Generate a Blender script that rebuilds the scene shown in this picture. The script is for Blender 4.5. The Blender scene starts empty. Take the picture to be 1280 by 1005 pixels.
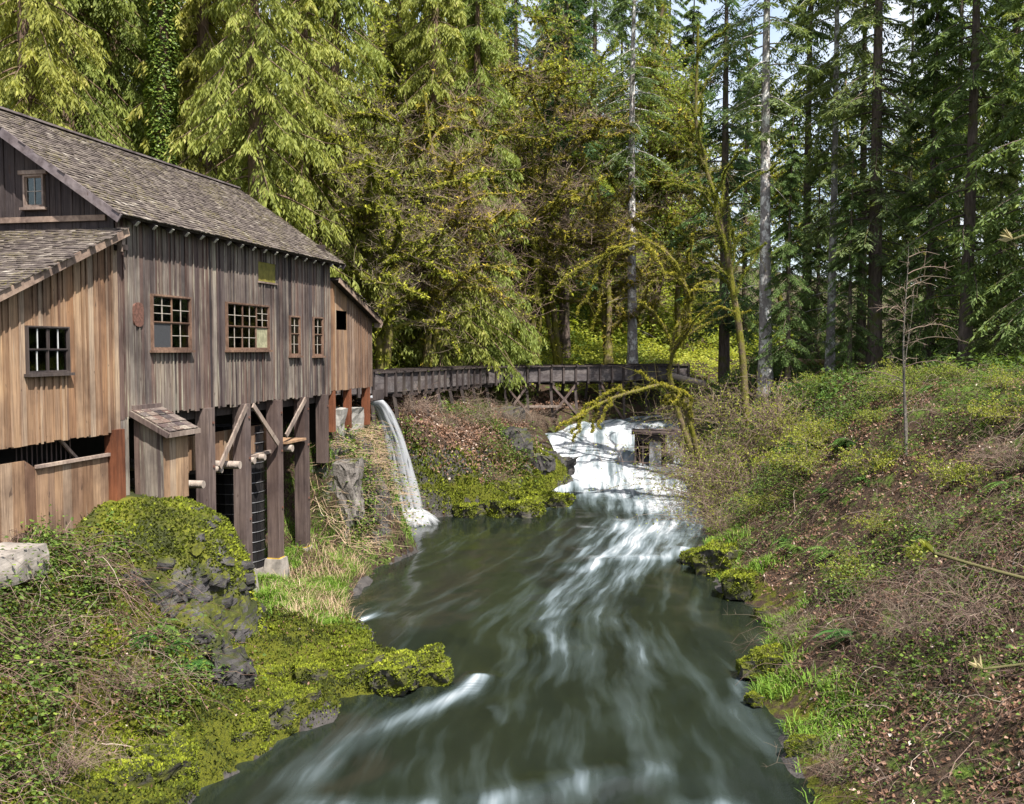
import bpy, math, random
import numpy as np
from mathutils import Vector, Matrix

random.seed(7)
rng = np.random.default_rng(11)
scene = bpy.context.scene
COL = scene.collection
PI = math.pi

# ------------------------------------------------------------------ camera
EYE = 7.6
FPX = 1244.0
cam_d = bpy.data.cameras.new('camera')
cam_d.sensor_width = 36.0
cam_d.lens = 36.0 * FPX / 1280.0
cam_d.clip_start = 0.05
cam_d.clip_end = 2000
cam = bpy.data.objects.new('camera', cam_d)
COL.objects.link(cam)
cam.location = (0, 0, EYE)
cam.rotation_euler = (math.radians(90 - 3.05), 0, 0)
scene.camera = cam

# ------------------------------------------------------------------ sky, sun, exposure
SUN_EL = math.radians(57)
SUN_DIR = Vector((0.55, -0.835, 0)).normalized() * math.cos(SUN_EL) + Vector((0, 0, math.sin(SUN_EL)))
world = bpy.data.worlds.new('World')
scene.world = world
world.use_nodes = True
wn = world.node_tree
wn.nodes.clear()
sky = wn.nodes.new('ShaderNodeTexSky')
sky.sky_type = 'NISHITA'
sky.sun_disc = False
sky.sun_elevation = SUN_EL
sky.sun_rotation = math.atan2(SUN_DIR.x, SUN_DIR.y)
sky.air_density = 1.0
sky.dust_density = 2.5
wbg = wn.nodes.new('ShaderNodeBackground')
wbg.inputs['Strength'].default_value = 0.125
wout = wn.nodes.new('ShaderNodeOutputWorld')
# thin bright cloud over the whole sky
wtc = wn.nodes.new('ShaderNodeTexCoord')
wno = wn.nodes.new('ShaderNodeTexNoise')
wno.inputs['Scale'].default_value = 3.0
wno.inputs['Detail'].default_value = 6.0
wra = wn.nodes.new('ShaderNodeValToRGB')
wra.color_ramp.elements[0].position = 0.38
wra.color_ramp.elements[1].position = 0.62
wra.color_ramp.elements[0].color = (0.25, 0.25, 0.25, 1)
wmx = wn.nodes.new('ShaderNodeMix')
wmx.data_type = 'RGBA'
wmx.inputs['B'].default_value = (4.0, 4.2, 4.5, 1)
wn.links.new(wtc.outputs['Generated'], wno.inputs['Vector'])
wn.links.new(wno.outputs['Fac'], wra.inputs['Fac'])
wn.links.new(wra.outputs['Color'], wmx.inputs['Factor'])
wn.links.new(sky.outputs['Color'], wmx.inputs['A'])
wn.links.new(wmx.outputs['Result'], wbg.inputs['Color'])
wn.links.new(wbg.outputs['Background'], wout.inputs['Surface'])

sun_d = bpy.data.lights.new('sun', 'SUN')
sun_d.energy = 5.0
sun_d.angle = math.radians(0.53)
sun_d.color = (1.0, 0.94, 0.84)
sun = bpy.data.objects.new('sun', sun_d)
COL.objects.link(sun)
sun.location = (40, -20, 60)
sun.rotation_euler = SUN_DIR.to_track_quat('Z', 'Y').to_euler()

scene.view_settings.view_transform = 'Standard'
scene.view_settings.look = 'None'
scene.view_settings.gamma = 1.0
scene.view_settings.exposure = 1.22
scene.render.engine = 'CYCLES'
scene.cycles.use_denoising = True
scene.cycles.max_bounces = 7
scene.cycles.diffuse_bounces = 4
scene.cycles.glossy_bounces = 3
scene.cycles.transmission_bounces = 4
scene.cycles.transparent_max_bounces = 8
scene.cycles.caustics_reflective = False
scene.cycles.caustics_refractive = False

# ------------------------------------------------------------------ numpy noise
def _hash(i, j, k, seed):
    h = (i * 374761393 + j * 668265263 + k * 2147483647 + seed * 1274126177) & 0xFFFFFFFF
    h = ((h ^ (h >> 13)) * 1274126177) & 0xFFFFFFFF
    h = (h ^ (h >> 16)) & 0xFFFFFFFF
    return h.astype(np.float64) / 4294967295.0

def vnoise(x, y, z=None, seed=0):
    x = np.asarray(x, float); y = np.asarray(y, float)
    z = np.zeros_like(x) if z is None else np.asarray(z, float)
    xi = np.floor(x).astype(np.int64); yi = np.floor(y).astype(np.int64); zi = np.floor(z).astype(np.int64)
    fx = x - xi; fy = y - yi; fz = z - zi
    fx = fx * fx * (3 - 2 * fx); fy = fy * fy * (3 - 2 * fy); fz = fz * fz * (3 - 2 * fz)
    r = 0
    for a in (0, 1):
        wa = fx if a else 1 - fx
        for b in (0, 1):
            wb = fy if b else 1 - fy
            for c in (0, 1):
                wc = fz if c else 1 - fz
                r = r + wa * wb * wc * _hash(xi + a, yi + b, zi + c, seed)
    return r * 2 - 1

def fbm(x, y, z=None, octv=4, seed=0):
    r = 0; a = 1.0; f = 1.0; t = 0
    for o in range(octv):
        r = r + a * vnoise(np.asarray(x) * f, np.asarray(y) * f, None if z is None else np.asarray(z) * f, seed + o * 17)
        t += a; a *= 0.5; f *= 2.03
    return r / t

def sstep(a, b, x):
    t = np.clip((np.asarray(x, float) - a) / (b - a), 0, 1)
    return t * t * (3 - 2 * t)

def unit(v):
    return v / np.maximum(np.linalg.norm(v, axis=-1, keepdims=True), 1e-9)

# ------------------------------------------------------------------ mesh helpers
class G:
    """collects numpy geometry for one mesh"""
    def __init__(self):
        self.V = []; self.F = {3: [], 4: []}; self.A = {3: [], 4: []}; self.M = {3: [], 4: []}; self.n = 0
    def add(self, v, f, val=None, mat=0):
        v = np.asarray(v, float).reshape(-1, 3); f = np.asarray(f, np.int64)
        if len(f) == 0: return self
        k = f.shape[1]
        self.V.append(v); self.F[k].append(f + self.n); self.n += len(v)
        self.A[k].append(np.full(len(f), 0.5) if val is None else np.broadcast_to(np.asarray(val, float), (len(f),)))
        self.M[k].append(np.full(len(f), mat, np.int32))
        return self
    def box(self, c, s, rot=None, val=None, mat=0):
        c = np.asarray(c, float); h = np.asarray(s, float) / 2
        v = np.array([[x, y, z] for z in (-1, 1) for y in (-1, 1) for x in (-1, 1)], float) * h
        if rot is not None: v = v @ np.asarray(rot, float).T
        return self.add(v + c, BOXF, val, mat)
    def bar(self, a, b, w, t, up=(0, 0, 1), val=None, mat=0):
        a = np.asarray(a, float); b = np.asarray(b, float)
        d = b - a; L = np.linalg.norm(d); d = d / L
        u = np.asarray(up, float)
        if abs(d @ u) > 0.98: u = np.array([1.0, 0, 0])
        s = np.cross(d, u); s /= np.linalg.norm(s); u = np.cross(s, d)
        return self.box((a + b) / 2, (w, L, t), np.stack([s, d, u], 1), val, mat)
    def mesh(self, name, mats, smooth=False):
        me = bpy.data.meshes.new(name)
        V = np.concatenate(self.V)
        me.vertices.add(len(V)); me.vertices.foreach_set('co', V.astype(np.float32).ravel())
        li = []; tot = []; A = []; M = []
        for k in (3, 4):
            if self.F[k]:
                f = np.concatenate(self.F[k]); li.append(f.ravel()); tot.append(np.full(len(f), k)); A += self.A[k]; M += self.M[k]
        li = np.concatenate(li); tot = np.concatenate(tot)
        me.loops.add(len(li)); me.loops.foreach_set('vertex_index', li.astype(np.int32))
        me.polygons.add(len(tot))
        me.polygons.foreach_set('loop_start', (np.cumsum(tot) - tot).astype(np.int32))
        me.polygons.foreach_set('loop_total', tot.astype(np.int32))
        me.polygons.foreach_set('material_index', np.concatenate(M).astype(np.int32))
        me.polygons.foreach_set('use_smooth', np.full(len(tot), smooth))
        me.update(calc_edges=True)
        at = me.attributes.new('v', 'FLOAT', 'FACE')
        at.data.foreach_set('value', np.concatenate(A).astype(np.float32))
        for m in (mats if isinstance(mats, (list, tuple)) else [mats]): me.materials.append(m)
        return me

BOXF = np.array([[0, 2, 3, 1], [4, 5, 7, 6], [0, 1, 5, 4], [2, 6, 7, 3], [0, 4, 6, 2], [1, 3, 7, 5]])

def link(name, me, parent=None, **props):
    o = bpy.data.objects.new(name, me)
    COL.objects.link(o)
    if parent is not None: o.parent = parent
    for k, v in props.items(): o[k] = v
    return o

def empty(name, loc, rz=0.0, label=None, category=None, group=None):
    o = bpy.data.objects.new(name, None)
    o.empty_display_size = 0.3
    COL.objects.link(o); o.location = loc; o.rotation_euler = (0, 0, rz)
    if label: o['label'] = label
    if category: o['category'] = category
    if group: o['group'] = group
    return o

def copy_tree(src, parent=None, kids={}):
    c = src.copy(); COL.objects.link(c); c.parent = parent
    for ch in kids.get(src.name, []):
        copy_tree(ch, c, kids)
    return c

def bx(name, c, s, m, parent=None, rot=None, **p):
    return link(name, G().box(c, s, rot).mesh(name, m), parent, **p)

def barobj(name, a, b, w, t, m, parent=None, **p):
    return link(name, G().bar(a, b, w, t).mesh(name, m), parent, **p)

def tubes(P, R, sides=5, cap=False):
    """P (B,n,3) paths, R (B,n) radii -> verts, quads"""
    P = np.asarray(P, float); R = np.asarray(R, float)
    B, n, _ = P.shape
    T = unit(np.gradient(P, axis=1))
    mt = unit(T.mean(1))
    ref = np.where(np.abs(mt[:, 2:3]) > 0.85, np.array([[1.0, 0, 0]]), np.array([[0, 0, 1.0]]))
    N1 = unit(np.cross(T, np.repeat(ref[:, None], n, 1)))
    N2 = np.cross(T, N1)
    ang = np.arange(sides) / sides * 2 * PI
    ring = (N1[:, :, None] * np.cos(ang)[None, None, :, None] + N2[:, :, None] * np.sin(ang)[None, None, :, None]) * R[:, :, None, None]
    V = (P[:, :, None] + ring).reshape(-1, 3)
    b, i, j = np.meshgrid(np.arange(B), np.arange(n - 1), np.arange(sides), indexing='ij')
    b = b.ravel(); i = i.ravel(); j = j.ravel(); j2 = (j + 1) % sides
    o = b * n * sides
    F = np.stack([o + i * sides + j, o + i * sides + j2, o + (i + 1) * sides + j2, o + (i + 1) * sides + j], 1)
    return V, F

def tube1(g, pts, rad, sides=8, val=None, mat=0):
    v, f = tubes(np.asarray(pts, float)[None], np.asarray(rad, float)[None], sides)
    g.add(v, f, val, mat)
    P = np.asarray(pts, float); n = len(P)
    for end in (0, n - 1):   # end caps as fans
        ringi = np.arange(end * sides, end * sides + sides)
        vv = np.concatenate([v[ringi], P[end][None]])
        k = np.arange(sides)
        g.add(vv, np.stack([k, (k + 1) % sides, np.full(sides, sides)], 1), 0.5 if val is None else val, mat)
    return g

def diamonds(C, D, N, L, W, fold=0.0):
    """leaf-shaped quads from base C along D (unit), N side hint"""
    C = np.asarray(C, float); D = unit(np.asarray(D, float))
    S = unit(np.cross(D, N)); U = np.cross(S, D)
    L = np.broadcast_to(np.asarray(L, float), (len(C),))[:, None]; W = np.broadcast_to(np.asarray(W, float), (len(C),))[:, None]
    a = C; b = C + D * L * 0.45 + S * W * 0.5 + U * W * fold; c = C + D * L; d = C + D * L * 0.45 - S * W * 0.5 + U * W * fold
    V = np.stack([a, b, c, d], 1).reshape(-1, 3)
    return V, np.arange(len(C) * 4).reshape(-1, 4)

def rdir(n):
    return unit(rng.normal(size=(n, 3)))

# ------------------------------------------------------------------ material helpers
def mat_new(name):
    m = bpy.data.materials.new(name); m.use_nodes = True
    nt = m.node_tree
    b = nt.nodes['Principled BSDF']
    return m, nt, b

def node(nt, typ, **kw):
    n = nt.nodes.new(typ)
    for k, v in kw.items(): setattr(n, k, v)
    return n

def ramp(nt, fac, stops, interp='LINEAR'):
    r = node(nt, 'ShaderNodeValToRGB')
    r.color_ramp.interpolation = interp
    el = r.color_ramp.elements
    while len(el) < len(stops): el.new(0.5)
    for e, (p, c) in zip(el, stops):
        e.position = p
        e.color = (*c, 1) if len(c) == 3 else c
    if fac is not None: nt.links.new(fac, r.inputs['Fac'])
    return r.outputs['Color']

def noise(nt, vec, scale, detail=4, rough=0.55, dist=0.0):
    n = node(nt, 'ShaderNodeTexNoise')
    n.inputs['Scale'].default_value = scale; n.inputs['Detail'].default_value = detail
    n.inputs['Roughness'].default_value = rough; n.inputs['Distortion'].default_value = dist
    if vec is not None: nt.links.new(vec, n.inputs['Vector'])
    return n.outputs['Fac']

def mapping(nt, vec, scale=(1, 1, 1), rot=(0, 0, 0), loc=None):
    m = node(nt, 'ShaderNodeMapping')
    m.inputs['Scale'].default_value = scale; m.inputs['Rotation'].default_value = rot
    if loc is not None: nt.links.new(loc, m.inputs['Location'])
    nt.links.new(vec, m.inputs['Vector'])
    return m.outputs['Vector']

def mix(nt, fac, a, b, mode='MIX'):
    m = node(nt, 'ShaderNodeMix', data_type='RGBA', blend_type=mode)
    for s, v in (('Factor', fac), ('A', a), ('B', b)):
        if hasattr(v, 'is_linked'): nt.links.new(v, m.inputs[s])
        elif s == 'Factor': m.inputs[s].default_value = v
        else: m.inputs[s].default_value = (*v, 1)
    return m.outputs['Result']

def mth(nt, op, a, b=0.5, c=None, clamp=False):
    m = node(nt, 'ShaderNodeMath', operation=op); m.use_clamp = clamp
    for i, v in enumerate((a, b, c)):
        if v is None: continue
        if hasattr(v, 'is_linked'): nt.links.new(v, m.inputs[i])
        else: m.inputs[i].default_value = v
    return m.outputs[0]

def bump(nt, h, strength=0.3, dist=0.05):
    b = node(nt, 'ShaderNodeBump')
    b.inputs['Strength'].default_value = strength; b.inputs['Distance'].default_value = dist
    nt.links.new(h, b.inputs['Height'])
    return b.outputs['Normal']

def attr(nt, name, out='Fac'):
    a = node(nt, 'ShaderNodeAttribute'); a.attribute_name = name
    return a.outputs[out]

def wood_mat(name, cols, grain=(30, 30, 1.2), pale=None, pale_amt=0.0, rough=0.85, objspace=False):
    """weathered boards: every board takes its own tone, grain runs along it"""
    m, nt, b = mat_new(name)
    oi = node(nt, 'ShaderNodeObjectInfo')
    if objspace:
        vec = node(nt, 'ShaderNodeTexCoord').outputs['Object']
    else:
        vec = node(nt, 'ShaderNodeNewGeometry').outputs['Position']
    cmb = node(nt, 'ShaderNodeCombineXYZ')
    off = mth(nt, 'MULTIPLY', oi.outputs['Random'], 37.0)
    for i in range(3): nt.links.new(off, cmb.inputs[i])
    v = mapping(nt, vec, grain, loc=cmb.outputs[0])
    n1 = noise(nt, v, 1.0, 5, 0.6, 0.3)
    v2 = mapping(nt, vec, (grain[0] * 0.12, grain[1] * 0.12, grain[2] * 0.6), loc=cmb.outputs[0])
    n2 = noise(nt, v2, 1.0, 4, 0.6)
    base = ramp(nt, oi.outputs['Random'], [(i / max(1, len(cols) - 1), c) for i, c in enumerate(cols)])
    dark = mix(nt, 1.0, base, (0.42, 0.40, 0.40), 'MULTIPLY')
    c = mix(nt, ramp(nt, n1, [(0.30, (1, 1, 1)), (0.62, (0, 0, 0))]), base, dark)
    c = mix(nt, ramp(nt, n2, [(0.42, (0, 0, 0)), (0.75, (0.7, 0.7, 0.7))]), c, mix(nt, 1.0, base, (0.6, 0.55, 0.52), 'MULTIPLY'))
    if pale:
        v3 = mapping(nt, vec, (grain[0] * 0.35, grain[1] * 0.35, 0.45), loc=cmb.outputs[0])
        n3 = noise(nt, v3, 1.0, 5, 0.65)
        c = mix(nt, ramp(nt, n3, [(0.66 - pale_amt, (0, 0, 0)), (0.78 - pale_amt * 0.6, (0.85, 0.85, 0.85))]), c, pale)
    n4 = noise(nt, mapping(nt, vec, (0.9, 0.9, 0.7)), 1.0, 5, 0.6)
    c = mix(nt, 1.0, c, ramp(nt, n4, [(0.32, (0.52, 0.50, 0.52)), (0.5, (0.95, 0.93, 0.92)), (0.68, (1.22, 1.2, 1.12))]), 'MULTIPLY')
    kn = noise(nt, mapping(nt, vec, (9, 9, 4), loc=cmb.outputs[0]), 1.0, 2, 0.5)
    c = mix(nt, ramp(nt, kn, [(0.70, (0, 0, 0)), (0.76, (0.75, 0.75, 0.75))]), c, (0.05, 0.032, 0.025))
    nt.links.new(c, b.inputs['Base Color'])
    b.inputs['Roughness'].default_value = rough
    b.inputs['Specular IOR Level'].default_value = 0.2
    nt.links.new(bump(nt, n1, 0.5, 0.012), b.inputs['Normal'])
    return m

def leaf_mat(name, stops, trans=0.35, objvar=0.25, rough=0.6):
    m, nt, b = mat_new(name)
    oi = node(nt, 'ShaderNodeObjectInfo')
    a = attr(nt, 'v')
    c = ramp(nt, a, stops)
    hs = node(nt, 'ShaderNodeHueSaturation')
    nt.links.new(c, hs.inputs['Color'])
    nt.links.new(mth(nt, 'MULTIPLY_ADD', oi.outputs['Random'], objvar * 1.2, 1 - objvar * 0.6), hs.inputs['Value'])
    nt.links.new(mth(nt, 'MULTIPLY_ADD', oi.outputs['Random'], -0.05 * objvar * 4, 0.5 + 0.025 * objvar * 4), hs.inputs['Hue'])
    c = hs.outputs['Color']
    nt.links.new(c, b.inputs['Base Color'])
    b.inputs['Roughness'].default_value = rough
    b.inputs['Specular IOR Level'].default_value = 0.25
    if trans > 0:
        tr = node(nt, 'ShaderNodeBsdfTranslucent')
        nt.links.new(mix(nt, 1.0, c, (1.15, 1.1, 0.6), 'MULTIPLY'), tr.inputs['Color'])
        ms = node(nt, 'ShaderNodeMixShader'); ms.inputs[0].default_value = trans
        nt.links.new(b.outputs[0], ms.inputs[1]); nt.links.new(tr.outputs[0], ms.inputs[2])
        nt.links.new(ms.outputs[0], nt.nodes['Material Output'].inputs['Surface'])
    return m

def bark_mat(name, c1, c2, c3=None, patch=0.6, moss=None, moss_amt=0.5, vs=(9, 9, 1.6)):
    m, nt, b = mat_new(name)
    vec = node(nt, 'ShaderNodeTexCoord').outputs['Object']
    n1 = noise(nt, mapping(nt, vec, vs), 1.0, 6, 0.65, 0.4)
    c = ramp(nt, n1, [(0.32, c1), (0.68, c2)])
    if c3:
        n2 = noise(nt, mapping(nt, vec, (2.5, 2.5, 2.0)), 1.0, 5, 0.7)
        c = mix(nt, ramp(nt, n2, [(patch - 0.04, (0, 0, 0)), (patch + 0.04, (1, 1, 1))]), c, c3)
    if moss:
        n3 = noise(nt, vec, 1.4, 5, 0.65)
        mc = ramp(nt, noise(nt, vec, 22, 3), [(0.3, tuple(x * 0.55 for x in moss)), (0.7, moss)])
        c = mix(nt, ramp(nt, n3, [(moss_amt - 0.08, (1, 1, 1)), (moss_amt + 0.08, (0, 0, 0))]), c, mc)
    nt.links.new(c, b.inputs['Base Color'])
    b.inputs['Roughness'].default_value = 0.9
    b.inputs['Specular IOR Level'].default_value = 0.15
    nt.links.new(bump(nt, n1, 0.8, 0.05), b.inputs['Normal'])
    return m

def plain_mat(name, c, rough=0.8, var=0.25, scale=6, spec=0.25, metal=0.0):
    m, nt, b = mat_new(name)
    vec = node(nt, 'ShaderNodeTexCoord').outputs['Object']
    n1 = noise(nt, vec, scale, 6, 0.65)
    lo = tuple(x * (1 - var * 1.6) for x in c); hi = tuple(min(1, x * (1 + var)) for x in c)
    nt.links.new(ramp(nt, n1, [(0.3, lo), (0.7, hi)]), b.inputs['Base Color'])
    b.inputs['Roughness'].default_value = rough
    b.inputs['Specular IOR Level'].default_value = spec
    b.inputs['Metallic'].default_value = metal
    nt.links.new(bump(nt, n1, 0.25, 0.02), b.inputs['Normal'])
    return m

def rock_mat(name, c1, c2, moss_lo=0.45, moss_hi=0.6, mossc=((0.045, 0.075, 0.008), (0.17, 0.20, 0.012)), up_w=0.35):
    m, nt, b = mat_new(name)
    geo = node(nt, 'ShaderNodeNewGeometry')
    vec = geo.outputs['Position']
    n1 = noise(nt, vec, 3.5, 8, 0.7)
    c = ramp(nt, n1, [(0.3, c1), (0.7, c2)])
    sep = node(nt, 'ShaderNodeSeparateXYZ'); nt.links.new(geo.outputs['Normal'], sep.inputs[0])
    n2 = noise(nt, vec, 1.3, 6, 0.7)
    f = mth(nt, 'ADD', n2, mth(nt, 'MULTIPLY', sep.outputs[2], up_w))
    f = ramp(nt, f, [(moss_lo, (0, 0, 0)), (moss_hi, (1, 1, 1))])
    n3 = noise(nt, vec, 16, 5, 0.7)
    n4 = noise(nt, vec, 1.1, 3, 0.6)
    mc = mix(nt, ramp(nt, n4, [(0.4, (0, 0, 0)), (0.62, (1, 1, 1))]), mossc[0], mossc[1])
    mc = mix(nt, ramp(nt, n3, [(0.35, (0.6, 0.6, 0.6)), (0.6, (0, 0, 0))]), mc, tuple(x * 0.5 for x in mossc[0]))
    c = mix(nt, f, c, mc)
    nt.links.new(c, b.inputs['Base Color'])
    b.inputs['Roughness'].default_value = 0.85
    b.inputs['Specular IOR Level'].default_value = 0.25
    hh = mth(nt, 'ADD', n1, mth(nt, 'MULTIPLY', n3, 0.35))
    nt.links.new(bump(nt, hh, 0.7, 0.08), b.inputs['Normal'])
    return m

# ------------------------------------------------------------------ materials
M = {}
M['ground'] = None
M['wall_grey'] = wood_mat('weathered grey boards', [(0.05, 0.04, 0.043), (0.13, 0.105, 0.10), (0.20, 0.17, 0.155), (0.10, 0.062, 0.055), (0.29, 0.26, 0.225), (0.07, 0.057, 0.063), (0.16, 0.11, 0.095), (0.24, 0.215, 0.19)], pale=(0.40, 0.40, 0.32), pale_amt=0.09)
M['wall_tan'] = wood_mat('tan cedar boards', [(0.20, 0.12, 0.075), (0.36, 0.25, 0.165), (0.27, 0.155, 0.09), (0.42, 0.33, 0.245), (0.17, 0.10, 0.07), (0.33, 0.215, 0.135), (0.25, 0.17, 0.12)], pale=(0.46, 0.40, 0.33), pale_amt=0.0)
M['wall_brown'] = wood_mat('brown boards', [(0.19, 0.115, 0.08), (0.25, 0.175, 0.13), (0.18, 0.13, 0.105), (0.29, 0.22, 0.175)], pale=(0.36, 0.31, 0.26), pale_amt=-0.02)
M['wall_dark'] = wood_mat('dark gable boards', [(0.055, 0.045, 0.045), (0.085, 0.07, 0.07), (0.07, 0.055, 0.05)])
M['timber'] = wood_mat('old square timber', [(0.10, 0.075, 0.07), (0.14, 0.11, 0.105), (0.115, 0.082, 0.075)], grain=(16, 16, 0.8), pale=(0.25, 0.215, 0.20), pale_amt=0.0)
M['timber_dark'] = wood_mat('dark damp timber', [(0.05, 0.042, 0.042), (0.085, 0.07, 0.07), (0.065, 0.055, 0.05)], grain=(14, 14, 1.5))
M['flume_wood'] = wood_mat('weathered flume boards', [(0.075, 0.068, 0.075), (0.13, 0.12, 0.125), (0.10, 0.088, 0.092), (0.17, 0.155, 0.155)], grain=(5, 5, 10))
M['brace_wood'] = wood_mat('pale brace timber', [(0.25, 0.205, 0.18), (0.30, 0.25, 0.22)], grain=(14, 14, 2.0))
M['red_wood'] = wood_mat('fresh red cedar post', [(0.17, 0.06, 0.03), (0.21, 0.085, 0.045)], grain=(14, 14, 0.9))
M['fascia'] = wood_mat('grey fascia board', [(0.15, 0.13, 0.145), (0.19, 0.165, 0.17)], grain=(6, 6, 6))
M['fascia_brown'] = wood_mat('brown fascia board', [(0.28, 0.205, 0.165), (0.33, 0.25, 0.20)], grain=(6, 6, 6))
M['trim'] = wood_mat('window trim', [(0.30, 0.235, 0.20), (0.36, 0.29, 0.25)], grain=(12, 12, 6))
M['trim_brown'] = wood_mat('brown window frame', [(0.17, 0.105, 0.075), (0.22, 0.145, 0.11)], grain=(12, 12, 6))
M['muntin'] = plain_mat('painted muntin', (0.36, 0.32, 0.28), 0.6, 0.2, 12)
M['muntin_white'] = plain_mat('white painted muntin', (0.50, 0.52, 0.52), 0.5, 0.1, 12)
M['tail'] = plain_mat('pale sawn rafter end', (0.45, 0.43, 0.39), 0.8, 0.2, 10)
M['log'] = bark_mat('weathered log', (0.20, 0.165, 0.145), (0.36, 0.31, 0.27))
M['concrete'] = plain_mat('old concrete', (0.25, 0.225, 0.205), 0.9, 0.35, 3)
M['concrete_pale'] = plain_mat('pale concrete slab', (0.27, 0.26, 0.245), 0.9, 0.25, 4)
M['painted_band'] = plain_mat('yellow painted band', (0.55, 0.36, 0.05), 0.7, 0.3, 8)
M['rust'] = plain_mat('rusty metal plate', (0.13, 0.065, 0.05), 0.8, 0.4, 14)
M['hatch'] = plain_mat('yellow green hatch paint', (0.17, 0.15, 0.035), 0.7, 0.25, 5)
M['board_screen'] = plain_mat('dull green shutter', (0.27, 0.26, 0.17), 0.7, 0.3, 8)
M['screen_dark'] = plain_mat('dark insect screen', (0.05, 0.052, 0.058), 0.6, 0.3, 30)
M['stave'] = wood_mat('black wet staves', [(0.018, 0.018, 0.02), (0.032, 0.031, 0.034), (0.024, 0.024, 0.03)], grain=(30, 30, 1.5), rough=0.45)
M['hoop'] = plain_mat('steel hoop', (0.22, 0.22, 0.235), 0.45, 0.3, 20, metal=0.6)
M['dark_inside'] = plain_mat('shade black inside', (0.02, 0.018, 0.017), 0.95, 0.2, 3)  # near-black colour stands in for the shade of enclosed, unlit spaces
M['steel_pipe'] = plain_mat('grey steel plate', (0.26, 0.27, 0.29), 0.5, 0.2, 8, metal=0.3)

def glass_mat():
    m, nt, b = mat_new('old window glass')
    gl = node(nt, 'ShaderNodeBsdfGlossy'); gl.inputs['Roughness'].default_value = 0.03
    tp = node(nt, 'ShaderNodeBsdfTransparent'); tp.inputs['Color'].default_value = (0.75, 0.8, 0.78, 1)
    fr = node(nt, 'ShaderNodeFresnel'); fr.inputs['IOR'].default_value = 1.5
    ms = node(nt, 'ShaderNodeMixShader')
    nt.links.new(fr.outputs[0], ms.inputs[0]); nt.links.new(tp.outputs[0], ms.inputs[1]); nt.links.new(gl.outputs[0], ms.inputs[2])
    nt.links.new(ms.outputs[0], nt.nodes['Material Output'].inputs['Surface'])
    return m
M['glass'] = glass_mat()

def shingle_mat():
    m, nt, b = mat_new('mossy cedar shingle')
    a = attr(nt, 'v')
    vec = node(nt, 'ShaderNodeNewGeometry').outputs['Position']
    c = ramp(nt, a, [(0.0, (0.045, 0.036, 0.034)), (0.3, (0.08, 0.065, 0.06)), (0.6, (0.12, 0.10, 0.088)), (0.85, (0.17, 0.145, 0.125)), (1.0, (0.29, 0.26, 0.225))])
    n1 = noise(nt, vec, 0.9, 5, 0.7)
    n2 = noise(nt, vec, 14, 4, 0.7)
    f = mth(nt, 'MULTIPLY', ramp(nt, n1, [(0.48, (0, 0, 0)), (0.62, (1, 1, 1))]), ramp(nt, n2, [(0.50, (0, 0, 0)), (0.60, (0.8, 0.8, 0.8))]))
    c = mix(nt, f, c, (0.17, 0.15, 0.035))
    c = mix(nt, ramp(nt, noise(nt, vec, 30, 3), [(0.35, (0.55, 0.55, 0.55)), (0.6, (0, 0, 0))]), c, (0.05, 0.04, 0.038))
    nt.links.new(c, b.inputs['Base Color']); b.inputs['Roughness'].default_value = 0.9
    b.inputs['Specular IOR Level'].default_value = 0.15
    return m
M['shingle'] = shingle_mat()

MOSS = ((0.028, 0.034, 0.008), (0.115, 0.122, 0.010))
M['basalt'] = rock_mat('mossy basalt', (0.03, 0.028, 0.03), (0.115, 0.105, 0.11), 0.50, 0.62, MOSS, 0.30)
M['basalt_bare'] = rock_mat('dark wet basalt', (0.018, 0.017, 0.018), (0.075, 0.07, 0.07), 0.66, 0.82, MOSS, 0.30)
M['boulder'] = rock_mat('moss covered boulder', (0.04, 0.036, 0.034), (0.12, 0.11, 0.10), 0.40, 0.56, ((0.03, 0.034, 0.009), (0.10, 0.108, 0.011)), 0.30)
M['grey_rock'] = rock_mat('pale grey rock', (0.06, 0.052, 0.048), (0.22, 0.20, 0.185), 0.74, 0.9, MOSS, 0.30)
M['moss'] = leaf_mat('moss tuft', [(0, (0.020, 0.024, 0.009)), (0.28, (0.05, 0.062, 0.009)), (0.55, (0.11, 0.135, 0.012)), (0.8, (0.19, 0.225, 0.016)), (1, (0.28, 0.31, 0.03))], 0.2, 0.0, 0.9)
M['grass'] = leaf_mat('fresh grass', [(0, (0.08, 0.15, 0.02)), (0.6, (0.16, 0.28, 0.035)), (0.85, (0.26, 0.34, 0.06)), (1, (0.45, 0.38, 0.2))], 0.35, 0.0)
M['dry_grass'] = leaf_mat('dry straw', [(0, (0.20, 0.13, 0.08)), (0.5, (0.36, 0.26, 0.17)), (1, (0.50, 0.40, 0.28))], 0.2, 0.0)
M['litter'] = leaf_mat('dead leaf litter', [(0, (0.075, 0.04, 0.025)), (0.4, (0.15, 0.08, 0.05)), (0.75, (0.25, 0.15, 0.105)), (0.93, (0.38, 0.26, 0.20)), (1, (0.55, 0.46, 0.40))], 0.15, 0.0, 0.7)
M['cane'] = leaf_mat('bramble cane', [(0, (0.05, 0.028, 0.022)), (0.5, (0.11, 0.068, 0.053)), (0.85, (0.19, 0.135, 0.11)), (1, (0.32, 0.26, 0.22))], 0.0, 0.0, 0.8)
M['bramble_leaf'] = leaf_mat('bramble leaf', [(0, (0.03, 0.055, 0.012)), (0.5, (0.075, 0.125, 0.022)), (0.85, (0.15, 0.22, 0.034)), (1, (0.25, 0.31, 0.055))], 0.35, 0.0)
M['bright_leaf'] = leaf_mat('bright spring leaf', [(0, (0.11, 0.14, 0.02)), (0.5, (0.24, 0.30, 0.04)), (1, (0.42, 0.45, 0.08))], 0.5, 0.15)
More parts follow.
